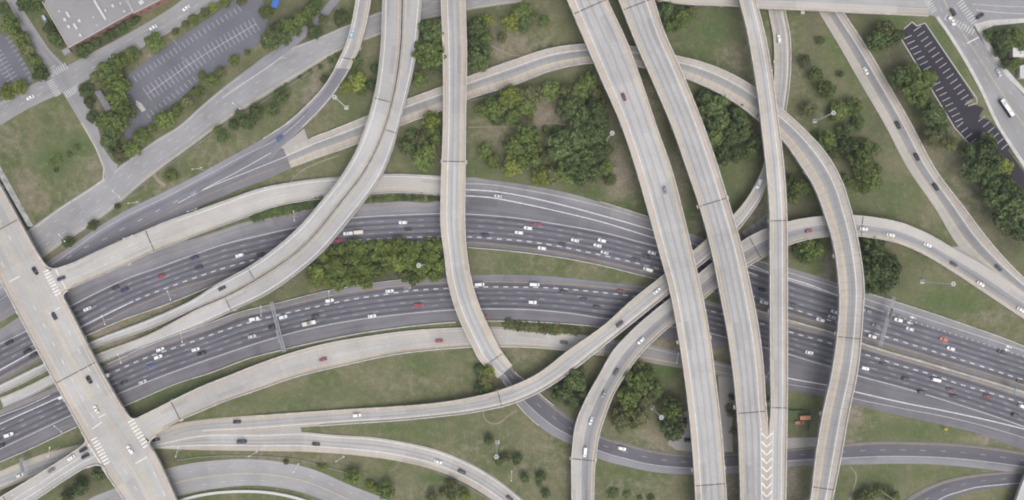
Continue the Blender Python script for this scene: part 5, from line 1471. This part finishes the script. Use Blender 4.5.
ROAD_WORDS = {"MU": "on the upper motorway carriageway", "ML": "on the lower motorway carriageway", "A": "on the broad overpass at far left", "B": "on the pale ramp bridge by the overpass", "P": "on the dark ramp by the frontage road", "PD": "on the short curved ramp bridge at the top",
              "M": "on the street by the brick building", "F": "on the widest flyover", "K": "on the slim ramp bridge", "J": "on the broad curved flyover", "L": "on the straight ramp at right", "X": "in the top right street", "R": "on the concrete ramp below the motorway",
              "S": "on the bottom slip ramp", "V": "queuing on the exit ramp at lower left", "E2": "on the bottom asphalt ramp", "D1": "on the inner twin flyover deck", "KW": "on the frontage lane left of the overpass"}
CARS = """
186 8 M sedan white 0;153 27.5 M sedan white 0;30 97.5 M sedan white 0;352 34 PD SUV pale_blue 0
624 97 F sedan dark_red 1;665 190 F sedan grey 1
779 39 K SUV white 0;759 184 K pickup_truck white 1;657 291 K sedan white 0;620 324 K SUV black 0
953 12 X SUV dark_grey 0;952 21 X pickup_truck white 1;980 16 X SUV black 0 90;999 73 X sedan silver 1
866 71 L sedan white 1;898 125 L SUV black 1;917 157 L SUV black 1;936 187 L SUV black 1;999 268 L sedan dark_blue 1
280 138 P sedan blue 1
222 288.3 D1 sedan dark_grey 0
809 231 J hatchback red 0;864 229 J sedan white 0;891 235 J sedan white 0;928 245 J sedan white 0;954 264 J sedan dark_blue 0;981 284 J sedan white 0;1021 310 J sedan white 0;641 341 J sedan white 1;616 372 J sedan black 1;604 394 J sedan grey 1;591 421 J sedan silver 1;585 452 J van white 1
348 233.5 MU pickup_truck white 0;337 240.5 MU pickup_truck red 0;385 242 MU sedan dark_blue 0;403 222.5 MU SUV white 0;408 229.5 MU sedan dark_grey 0;498 196 MU sedan silver 0;538 224.2 MU sedan red 0;528 228 MU SUV white 0;519 232.6 MU SUV white 0;485 235.5 MU SUV dark_blue 0;542 248.2 MU SUV white 0;562 244.3 MU sedan dark_grey 0;575 240.3 MU sedan white 0;597.5 245.5 MU sedan white 0;602 240.5 MU SUV white 0;604.5 252.5 MU sedan silver 0;636 260 MU SUV dark_grey 0;646.5 256.5 MU sedan black 0;652 252.7 MU sedan white 0;648 269.5 MU van white 0
115 288 MU sedan dark_grey 0;124.5 290 MU SUV dark_blue 0;87 309 MU sedan white 0;161 276.3 MU sedan red 0;194.5 257.5 MU SUV dark_blue 0;198.5 267.5 MU SUV dark_grey 0;239.5 255.4 MU SUV white 0;260.5 254.5 MU SUV black 0
9 342.5 MU SUV black 0;27 351 MU SUV black 0;33 355 MU SUV dark_grey 0
762 290 MU sedan black 0;764 302.5 MU SUV white 0;792.5 305 MU sedan dark_grey 0;835 312 MU sedan white 0;832 317 MU sedan silver 0;820.5 320 MU SUV white 0;867.5 311 MU sedan grey 0;876 325.5 MU sedan grey 0;872.5 336.5 MU SUV white 0;898.5 320 MU SUV white 0;910 329 MU sedan silver 0;944 339.5 MU sedan orange 0;951 348.7 MU sedan white 0;1002 352.3 MU SUV dark_grey 0;1021 382 MU sedan dark_grey 0
160 349.5 ML sedan white 1;158 357 ML SUV white 1;150 366.5 ML sedan blue 1;195.5 349.5 ML sedan white 1;201 353.5 ML sedan black 1;124 382.5 ML sedan dark_grey 1;142.5 382 ML sedan silver 1;254 319 ML pickup_truck white 1;283 317 ML SUV white 1;272 327 ML sedan black 1;252 336.5 ML sedan silver 1;202.5 353.5 ML sedan dark_grey 1;315.5 316.5 ML sedan dark_grey 1;329.5 300.5 ML SUV white 1;372 316 ML sedan white 1;389.5 291 ML sedan white 1
479.5 284.5 ML van white 1;534.5 284.5 ML van white 1;419 305.3 ML pickup_truck red 1;532.5 302.2 ML SUV white 1;564 292 ML SUV dark_grey 1;584 299.5 ML sedan dark_blue 1;597 307 ML sedan black 1;484 317 ML sedan red 1;621 291 ML sedan dark_red 1
809.5 352.5 ML sedan white 1;884 364 ML sedan black 1;865 368.3 ML SUV white 1;906 379 ML SUV black 1;936.5 380 ML van white 1;951 390 ML sedan dark_red 1;954.5 396.5 ML sedan black 1;922 392.5 ML SUV dark_grey 1;988 396.5 ML sedan dark_red 1;1016 415.5 ML SUV dark_grey 1;1023 406.5 ML SUV white 1
62 397 ML SUV white 1;8.5 435 ML pickup_truck white 1;1 446 ML SUV black 1
35 271 A SUV black 1;54 316 A SUV dark_blue 0;89 380 A SUV black 1;96 409.5 A sedan white 0;130 450 A pickup_truck white 0
61 278.5 B SUV dark_blue 1;323 359.5 R sedan red 0;439 341 R sedan red 0;564 342.5 R sedan black 0
237 422 K sedan black 0;357 415.3 K SUV white 0;156 440 K sedan dark_grey 0;20 475.5 K sedan white 0
242 441.7 S van dark_blue 1;316 444.3 S sedan black 1;438 462 S sedan white 1;462 472 S SUV black 1;510 499 S SUV black 1
83 450 V SUV black 0;85 456.3 V SUV black 0;71 458 V sedan white 0;51 470.5 V sedan grey 0
622 448.5 E2 SUV white 1
"""
entries = []
for line in CARS.strip().splitlines():
    for it in line.split(";"):
        f = it.split()
        entries.append((float(f[0]), float(f[1]), f[2], f[3].replace("_", " "), f[4].replace("_", " "), int(f[5]), float(f[6]) if len(f) > 6 else 0.0))
tot = {}
for e in entries: tot[(e[2], e[4], e[3])] = tot.get((e[2], e[4], e[3]), 0) + 1
cnt = {}
VNAME = {"sedan": "saloon_car", "hatchback": "hatchback_car", "SUV": "suv", "minivan": "minivan", "pickup truck": "pickup_truck", "van": "van"}
for px, py, rd, kind, colr, flip, extra in sorted(entries):
    r = ROADS[rd]
    z, an = road_pose(r, px, py)
    zz = z + 0.03
    if rd == "X": zz = 6.62
    x, y, _ = P(px, py, zz + 0.9)
    p = PROTO[kind]
    root = copy_tree(p)
    root.name = VNAME[kind]
    root.location = (x, y, zz)
    root.rotation_euler = (0, 0, an + (math.pi if flip == 0 else 0) + RAD(extra))
    if rd in ("MU", "P", "J"):   # these roads are traced right-to-left or against the traffic
        pass
    for ch in root.children:
        if ch.name.startswith("body"):
            ch.material_slots[0].link = 'OBJECT'
            ch.material_slots[0].material = CARCOL[colr]
    k = (rd, colr, kind)
    cnt[k] = cnt.get(k, 0) + 1
    noun = {"sedan": "saloon car", "SUV": "SUV", "hatchback": "hatchback"}.get(kind, kind)
    lab = "%s %s %s" % (colr, noun, ROAD_WORDS[rd])
    lab += ", %s such from the left" % ordinal(cnt[k]) if tot[k] > 1 else ", the only such one"
    tag(root, lab, "car" if kind in ("sedan", "hatchback", "SUV") else kind, "vehicles " + ROAD_WORDS[rd])
def delete_tree(o):
    for c in list(o.children): delete_tree(c)
    bpy.data.objects.remove(o)
for p in PROTO.values(): delete_tree(p)

# bus, flatbed truck, trailer, parked machine
def boxy(name, label, cat, px, py, z, ang, parts):
    x, y, _ = P(px, py, z + 1.5)
    root = tag(empty(name, (x, y, z), ang), label, cat)
    for nm, c, sz, mat, bev in parts:
        bm = bmesh.new(); box_mesh(bm, c, sz); bm_obj(nm, bm, mat, root, bev)
    for sx in sorted({p[0] for p in wheels_at}):
        for sy in (-1, 1):
            bm = bmesh.new(); tube_mesh(bm, (sx, sy * 1.05 - .14, .48), (sx, sy * 1.05 + .14, .48), .48, .48, 12)
            bm_obj("wheel", bm, M_TYRE, root)
    return root
z, an = road_pose(ROADS["X"], 1006, 108)
wheels_at = [(-3.6, 0), (3.6, 0)]
boxy("bus", "long white bus with dark sides beside the black parking lot", "bus", 1006.5, 108, 6.62, an,
     [("body", (0, 0, 1.5), (12.2, 2.55, 2.3), CARCOL["black"], .12), ("roof", (0, 0, 2.85), (11.9, 2.35, .36), CARCOL["white"], .1), ("windscreen", (6.06, 0, 1.9), (.14, 2.2, 1.1), M_GLASS, 0), ("roof_unit", (-3.2, 0, 3.12), (2.2, 1.6, .22), CARCOL["silver"], .05), ("roof_unit", (2.8, 0, 3.1), (1.0, 1.2, .18), CARCOL["silver"], .04)])
z, an = road_pose(ML, 309, 323)
wheels_at = [(-3.2, 0), (-2.1, 0), (3.2, 0)]
boxy("flatbed_truck", "beige flatbed truck on the lower carriageway right of the gantry", "truck", 309, 323.3, .03, an,
     [("cab", (3.3, 0, 1.65), (1.9, 2.3, 2.1), CARCOL["white"], .15), ("windscreen", (4.27, 0, 2.1), (.1, 1.9, .8), M_GLASS, 0), ("bed", (-1.1, 0, 1.15), (6.4, 2.4, .25), CARCOL["beige"], .03), ("load", (-.2, 0, 1.6), (2.2, 1.8, .7), CARCOL["grey"], .1), ("headboard", (2.15, 0, 1.7), (.12, 2.3, 1.0), CARCOL["silver"], 0)])
z, an = road_pose(MU, 358, 232)
wheels_at = [(-.8, 0), (.4, 0)]
boxy("trailer", "white enclosed trailer behind the white pickup on the upper carriageway", "trailer", 358.5, 232.3, .03, an,
     [("box", (0, 0, 1.55), (5.6, 2.3, 1.9), CARCOL["beige"], .12), ("drawbar", (-3.3, 0, .6), (1.4, .2, .14), M_STEEL, 0), ("roof_vent", (.6, 0, 2.55), (.6, .6, .14), CARCOL["silver"], .03)])
wheels_at = [(-1.4, 0), (1.3, 0)]
boxy("utility_vehicle", "teal parked vehicle tucked behind the brick building", "van", 44.5, 18.5, 0.0, RAD(-62),
     [("body", (0, 0, 1.1), (4.8, 1.95, 1.3), CARCOL["teal"], .15), ("roof", (-.4, 0, 1.9), (3.2, 1.7, .3), CARCOL["silver"], .1), ("windscreen", (1.5, 0, 1.8), (.5, 1.6, .4), M_GLASS, .05)])
wheels_at = []
boxy("shipping_container", "orange-brown container in the small fenced yard", "container", 804.8, 417.6, -.2, RAD(2),
     [("box", (0, 0, 1.3), (6.4, 2.5, 2.5), paint_mat("container_orange", (0.46, 0.21, 0.11), .7), .05), ("door", (3.24, 0, 1.3), (.06, 2.3, 2.2), paint_mat("container_door", (0.38, 0.17, 0.09), .7), 0)] + [("roof_rib", (-2.8 + .7 * k_, 0, 2.57), (.3, 2.3, .06), paint_mat("container_rib", (0.50, 0.24, 0.13), .7), 0) for k_ in range(9)])
wheels_at = [(-1.5, 0), (1.5, 0)]
boxy("work_truck", "red truck parked beside the orange container", "truck", 799.5, 422.7, -.2, RAD(5),
     [("chassis", (0, 0, .8), (5.8, 2.0, .5), CARCOL["red"], .05), ("cab", (1.9, 0, 1.5), (1.7, 2.0, 1.2), CARCOL["red"], .12), ("bed", (-1.0, 0, 1.2), (3.4, 1.9, .35), CARCOL["red"], .03)])
wheels_at = []
for (x_, y_, lab) in ((685.5, 421, "dark parked machine under the left edge of the widest flyover, upper of two"), (687.5, 440.5, "dark parked machine under the left edge of the widest flyover, lower of two")):
    wheels_at = [(-1.2, 0), (1.2, 0)]
    boxy("parked_machine", lab, "machine", x_, y_, -.1, RAD(95 if y_ < 430 else 0), [("body", (0, 0, 1.0), (3.8, 1.8, 1.0), CARCOL["black"], .15), ("cab", (.3, 0, 1.8), (1.6, 1.5, .7), CARCOL["dark grey"], .12)])

def fence(label, pts, z, h=2.0):
    p = px_line(pts, z, 4.0)
    root = tag(empty("fence", tuple(p[0])), label, "fence")
    q = p - p[0]
    v, f = [], []
    t = np.gradient(q[:, :2], axis=0); t /= np.linalg.norm(t, axis=1)[:, None]
    nn = np.stack([-t[:, 1], t[:, 0], np.zeros(len(t))], axis=1) * .06
    vv, ff, mi = rect_strip(q + nn, q - nn, .1, h)
    o = mesh_obj("panel", vv, ff, plain("fence_screen", (.10, .14, .20), .8, .2), root); fix_normals(o)
    for a in q[::2]:
        bm = bmesh.new(); tube_mesh(bm, (a[0], a[1], -.2), (a[0], a[1], h + .2), .08, .08, 6); bm_obj("post", bm, M_STEEL, root)
fence("blue screened fence along the top of the small yard", [(788, 410), (800, 410.3), (810, 411)], -.2)
fence("dark fence down the right side of the small yard", [(810, 411.5), (809, 420), (807.5, 431)], -.2)

# ------------------------------------------------------------------ masts, street lights, gantries, signs
def mast(label, px, py, h=36.0, z=GZ):
    x, y, _ = P(px, py, z)
    root = tag(empty("high_mast_light", (x, y, z)), label, "light mast", "high mast lights")
    bm = bmesh.new(); box_mesh(bm, (0, 0, .25), (2.6, 2.6, .6)); bm_obj("base", bm, M_PIER, root, .08)
    bm = bmesh.new(); tube_mesh(bm, (0, 0, .5), (0, 0, h), .42, .2, 10); bm_obj("pole", bm, M_STEEL, root)
    bm = bmesh.new()
    seg = 16
    for i in range(seg):
        a, b = 2 * math.pi * i / seg, 2 * math.pi * (i + 1) / seg
        tube_mesh(bm, (math.cos(a) * 1.0, math.sin(a) * 1.0, h - .3), (math.cos(b) * 1.0, math.sin(b) * 1.0, h - .3), .07, .07, 5)
    for k_ in range(3):
        a = k_ * 2.09; tube_mesh(bm, (0, 0, h - .2), (math.cos(a), math.sin(a), h - .3), .07, .07, 5)
    bm_obj("ring", bm, M_STEEL, root)
    for k_ in range(6):
        a = 2 * math.pi * k_ / 6
        bm = bmesh.new(); box_mesh(bm, (math.cos(a) * 1.05, math.sin(a) * 1.05, h - .35), (.7, .5, .35), a); bm_obj("lamp", bm, M_LAMP, root, .06)
for lab, px, py, h in (("tall light mast on the grass right of the dark clump", 922, 281.5, 36), ("tall light mast among trees right of the loop flyover's top", 814.5, 121, 30), ("tall light mast standing alone on the bottom centre grass", 497.5, 442, 36),
                       ("tall light mast inside the broad flyover's bend", 652.5, 407.5, 30), ("tall light mast beside the grove at the widest flyover", 605.5, 141, 34), ("tall light mast in the lime-green plantation", 425, 264.5, 34),
                       ("tall light mast near the short curved ramp bridge", 346.5, 107.5, 34), ("tall light mast at the bottom right edge by the shrubs", 877.5, 489, 30)):
    mast(lab, px, py, h)

def street_light(px, py, ang, z=0.0, double=True, h=11.0, tops=True):
    """px, py: where the lamp arms are seen"""
    x, y, _ = P(px, py, z + h)
    root = empty("street_light", (x, y, z), ang)
    bm = bmesh.new(); tube_mesh(bm, (0, 0, -.3), (0, 0, h), .15, .09, 8); bm_obj("pole", bm, M_STEEL, root)
    for s in ((-1, 1) if double else (1,)):
        bm = bmesh.new(); tube_mesh(bm, (0, 0, h - .1), (s * 2.4, 0, h + .25), .09, .07, 6); bm_obj("arm", bm, M_STEEL, root)
        bm = bmesh.new(); box_mesh(bm, (s * 2.7, 0, h + .25), (1.0, .42, .22)); bm_obj("lamp", bm, M_LAMP, root, .05)
    return root
SL = [(116, 194, -42, 0, "on the frontage road beside the corner lawn"), (62, 238, -48, 0, "over the shrub where frontage road meets the overpass"), (133, 202.5, 10, 0, "between frontage road and dark ramp"), (197, 168.5, 10, 0, "above the dark ramp at its middle"), (192, 210, 20, 0, "at the upper barrier of the pale ramp"),
      (128, 237, 20, 7, "on the upper parapet of the pale ramp bridge"), (103.5, 320, -70, 0, "in the median next to the overpass"), (169, 295.5, -70, 0, "in the median above the twin flyover landing"), (119.5, 358.5, -70, 0, "in the median below the twin flyover landing, left of two"), (181.5, 337.5, 100, 0, "in the median below the twin flyover landing, right of two"),
      (270, 187, 10, 1.6, "on the pale ramp's upper edge"), (294, 216, 95, 0, "below the dark hedge"), (329, 296, 92, 0, "at the median edge left of the lime plantation"), (261, 311, 92, 0, "at the median edge left of the sign gantry"), (296, 468, 60, 0, "over the bottom curved ramp"), (253, 454, 30, 0, "on the grass below the slip ramp, left of two"),
      (340, 459, 30, 0, "on the grass below the slip ramp, right of two"), (511.5, 476, 88, 0, "on the bottom centre grass"), (677.5, 358, 80, 0, "by the concrete ramp at the widest flyover"), (236.5, 106, -40, 0, "on the lower edge of the frontage road by the small trees"), (58, 429, -40, 0, "at the carriageway edge left of the overpass"), (49, 452, 80, 0, "beside the frontage lane at lower left"), (773, 66, 80, 0, "by the slim ramp near the top right overpass"), (177, 452, 75, 0, "on the grass right of the overpass")]
for px, py, an, z, lab in SL:
    tag(street_light(px, py, RAD(an), z), "double-armed street light " + lab, "street light", "street lights")

M_SIGN_G = plain("sign_green", (0.03, 0.30, 0.20), .5, .05)
M_SIGN_B = plain("sign_back", (0.45, 0.44, 0.40), .6, .15)
M_TRUSS = plain("truss_steel", (0.36, 0.37, 0.385), 0.6, 0.15, 0.6, 0.3, 0.2)
def gantry(label, a, b, z=7.2, sign_t=(.55, .8), sign_mat=None, side=1):
    A_, B_ = Vector(P(*a, z)), Vector(P(*b, z))
    ln = (B_ - A_).length
    ang = math.atan2(B_.y - A_.y, B_.x - A_.x)
    root = tag(empty("sign_gantry", (A_.x, A_.y, 0), ang), label, "sign gantry", "overhead sign gantries")
    for k_, x in enumerate((0.3, ln - .3)):
        bm = bmesh.new()
        for y in (-.75, .75): tube_mesh(bm, (x, y, -.3), (x, y, z + 1.1), .2, .18, 8)
        tube_mesh(bm, (x, -.75, z * .5), (x, .75, z * .5), .1, .1, 6)
        bm_obj("support", bm, M_TRUSS, root)
    for y in (-.75, .75):
        for zz in (z - .1, z + 1.1):
            bm = bmesh.new(); tube_mesh(bm, (0, y, zz), (ln, y, zz), .13, .13, 6); bm_obj("chord", bm, M_TRUSS, root)
    n = int(ln / 1.6)
    bm = bmesh.new()
    for i in range(n):
        x0, x1 = ln * i / n, ln * (i + 1) / n
        s = 1 if i % 2 else -1
        for zz in (z - .1, z + 1.1):
            tube_mesh(bm, (x0, -.75 * s, zz), (x1, .75 * s, zz), .06, .06, 5)
            tube_mesh(bm, (x0, -.75, zz), (x0, .75, zz), .06, .06, 5)
    br = bm_obj("bracing", bm, M_TRUSS, root); br["kind"] = "stuff"
    x0, x1 = ln * sign_t[0], ln * sign_t[1]
    bm = bmesh.new(); box_mesh(bm, ((x0 + x1) / 2, side * 1.15, z + .4), (x1 - x0, .12, 3.6)); bm_obj("sign_panel", bm, sign_mat or M_SIGN_B, root)
    bm = bmesh.new(); box_mesh(bm, ((x0 + x1) / 2, side * 1.55, z - 1.3), (x1 - x0, .7, .12)); bm_obj("walkway", bm, M_SIGN_B, root)
    return root
gantry("steel truss sign gantry spanning the lower carriageway at left", (271.5, 302), (284.5, 352), side=-1)
gantry("steel truss sign gantry spanning the upper carriageway at right", (893.5, 297), (879.5, 346.5), sign_t=(.22, .45), side=1)
gantry("short truss gantry over the frontage lane at lower left", (22, 458), (26, 476), sign_t=(.2, .8), side=-1)
def sign_post(name, label, px, py, ang, size, mat, h=6.5, z=0.0):
    x, y, _ = P(px, py, z + h)
    root = tag(empty(name, (x, y, z), ang), label, "sign")
    bm = bmesh.new(); tube_mesh(bm, (0, 0, -.3), (0, 0, h), .16, .14, 8); bm_obj("post", bm, M_STEEL, root)
    bm = bmesh.new(); vs = box_mesh(bm, (0, .2, h), (size[0], .14, size[1]))
    for v_ in vs:
        if v_.co.z > h: v_.co.y += size[2]
    bm_obj("panel", bm, mat, root)
sign_post("road_sign", "green overhead sign in the median at the right edge", 1017, 389.5, RAD(70), (5.0, 2.6, 1.3), plain("teal_sign", (0.08, 0.42, 0.34), .5, .08), 7.5)
sign_post("road_sign", "yellow warning sign on the grass at lower right", 946, 430.5, RAD(0), (1.8, 1.6, .9), plain("yellow_sign", (0.75, 0.48, 0.03), .5, .05), 2.6)

# ------------------------------------------------------------------ buildings
def building():
    h = 6.5
    M_ROOF = pos_mat("roof_membrane", (0.25, 0.243, 0.243), .1, .07)
    M_BRICK = plain("brick_wall", (0.26, 0.15, 0.125), .9, .2, .6)
    M_TRIM = plain("roof_trim", (0.52, 0.47, 0.43), .8, .1)
    M_HVAC = plain("hvac_white", (0.48, 0.48, 0.48), .6, .08)
    main = [(45, 6), (69, 47.5), (133, 12), (119, -12), (112, -30), (38, -6)]
    x, y, _ = P(95, 20, 0)
    root = tag(empty("brick_building", (x, y, 0)), "flat-roofed brick building with roof units at the top left corner", "building")
    def block(pts, h, nm):
        top = [Vector(P(a, b, h)) for a, b in pts]
        n = len(top)
        o = Vector((x, y, 0))
        for i in range(n):
            a, b = top[i] - o, top[(i + 1) % n] - o
            d = (b - a).normalized(); nn = Vector((-d.y, d.x, 0)) * .15
            v = [a + nn, b + nn, b - nn, a - nn]
            vv = [(q.x, q.y, h) for q in v] + [(q.x, q.y, -.5) for q in v]
            f = [(0, 1, 2, 3), (7, 6, 5, 4), (0, 4, 5, 1), (1, 5, 6, 2), (2, 6, 7, 3), (3, 7, 4, 0)]
            w = mesh_obj("wall", vv, f, M_BRICK, root); fix_normals(w)
            vv = [(q.x + (q - (a + b) / 2).x * .0, q.y, h + .45) for q in v] + [(q.x, q.y, h + .003) for q in v]
            t_ = mesh_obj("parapet_cap", vv, f, M_TRIM, root); fix_normals(t_)
            ln = (b - a).length
            ks = int(ln / 5)
            for k_ in range(ks):     # windows along each wall
                c = a + (b - a) * ((k_ + .5) / ks)
                bm = bmesh.new(); box_mesh(bm, (c.x, c.y, h * .55), (2.2, .42, 1.6), math.atan2(d.y, d.x)); bm_obj("window", bm, M_GLASS, w)
        pts3 = [tuple(q - o) for q in top]
        r_ = mesh_obj("roof", [(q[0], q[1], h - .12) for q in pts3], [tuple(range(n))], M_ROOF, root)
        return r_
    rf = block(main, h, "main")
    block([(134, 13), (160, 0), (168, -6), (158, -30), (122, -12)], h + 1.0, "wing")
    def unit(px, py, sx, sy, sz, ang, nm="roof_unit", mat=None):
        q = Vector(P(px, py, h + sz)) - Vector((x, y, 0))
        bm = bmesh.new(); box_mesh(bm, (q.x, q.y, h - .1 + sz / 2), (sx, sy, sz), ang); bm_obj(nm, bm, mat or M_HVAC, rf, .06)
    for px, py, sx, sy in ((67.5, 14, 3.6, 1.3), (75, 26, 3.6, 1.4), (80, 35, 1.8, 1.5), (64.5, 19.5, 1.8, 1.6), (68.3, 26.3, 1.8, 1.6), (79, 20.5, 1.8, 1.6), (112.5, 5.5, 1.6, 1.5), (105, 10, 1.3, 1.2), (124, 11, 1.2, 1.0), (93, 17, .9, .9), (120, 3, 1.0, 1.0), (59, 11, 1.0, .9), (97, 25, .8, .8)):
        unit(px, py, sx, sy, 1.0, RAD(-60))
    unit(99.5, 9.5, 13.5, 1.3, .9, RAD(-59), "duct")
    unit(131.5, 5.5, 9, 2.6, .5, RAD(-60), "skylight", plain("skylight_teal", (.10, .26, .32), .3, .1))
    unit(141, 2, 2.8, 2.2, 1.6, RAD(30), "roof_unit")
    # entrance block on the lower-left corner
    q = Vector(P(66, 51, 2.5)) - Vector((x, y, 0))
    bm = bmesh.new(); box_mesh(bm, (q.x, q.y, 1.2), (4.5, 3.5, 2.6), RAD(30)); bm_obj("porch", bm, M_ROOF, root, .08)
building()
def small_building(name, label, pts, h, z, roofcol, wallcol):
    x, y, _ = P(*pts[0], z)
    o = Vector((x, y, 0))
    root = tag(empty(name, (x, y, z)), label, "building")
    top = [Vector(P(a, b, z + h)) - o for a, b in pts]
    n = len(top)
    v = [(q.x, q.y, h) for q in top] + [(q.x, q.y, -.5) for q in top]
    w = mesh_obj("wall", v, [(i, i + n, (i + 1) % n + n, (i + 1) % n) for i in range(n)], plain(label[:8] + "wall", wallcol), root); fix_normals(w)
    c = sum(top, Vector()) / n
    v = [(q.x + (q.x - c.x) * .04, q.y + (q.y - c.y) * .04, h + .02) for q in top] + [(q.x + (q.x - c.x) * .04, q.y + (q.y - c.y) * .04, h + .35) for q in top]
    r_ = mesh_obj("roof", v, [tuple(range(n, 2 * n)), tuple(reversed(range(n)))] + [(i, (i + 1) % n, (i + 1) % n + n, i + n) for i in range(n)], plain(label[:8] + "roof", roofcol), root); fix_normals(r_)
    return root
small_building("kiosk", "small blue-roofed structure at the top beside the tree belt", [(271, 6), (276, 8), (281, -4), (276, -8)], 3.5, 0, (.05, .13, .42), (.2, .2, .22))
small_building("shed", "low grey shed between the trees left of the large lot", [(95, 92), (101, 91), (112, 108), (106, 111)], 3.0, 0, (.17, .165, .18), (.3, .29, .28))
small_building("pavilion", "pale-roofed pavilion at the far top right edge", [(1013, 48), (1034, 48), (1034, 57), (1013, 57)], 4.0, 6.5, (.50, .49, .47), (.4, .38, .35))
small_building("annex", "pale annex with a narrow roof below the pavilion", [(1020, 66), (1036, 62), (1036, 78), (1020, 78)], 3.0, 6.5, (.45, .44, .42), (.4, .38, .35))
# pale bridge end in the bottom right corner
c1 = flyover("Z", "overpass", "pale bridge end cutting the bottom right corner", "overpass", [(1030, 465), (1022, 482), (1014, 505), (1005, 540)], [(1060, 480), (1050, 495), (1044, 515), (1035, 545)], 6.0, [(0, (.42, .42, .42)), (1, GREYC)], [], no_piers=True)

# ------------------------------------------------------------------ air
def haze_box():
    m = bpy.data.materials.new("haze_air")
    m.use_nodes = True
    nt = m.node_tree
    nt.nodes.clear()
    out = nt.nodes.new("ShaderNodeOutputMaterial")
    vol = nt.nodes.new("ShaderNodeVolumePrincipled")
    vol.inputs["Color"].default_value = (0.90, 0.92, 1.0, 1)
    vol.inputs["Density"].default_value = HAZE
    vol.inputs["Anisotropy"].default_value = 0.0
    nt.links.new(vol.outputs[0], out.inputs["Volume"])
    bm = bmesh.new()
    box_mesh(bm, (0, 0, (CAM_H + 15 - 2) / 2), (7200, 7200, CAM_H + 15 + 2))
    o = bm_obj("haze", bm, m)
    o["kind"] = "stuff"
    o["label"] = "thin pale summer haze in the air"
HAZE = 0.00005
haze_box()
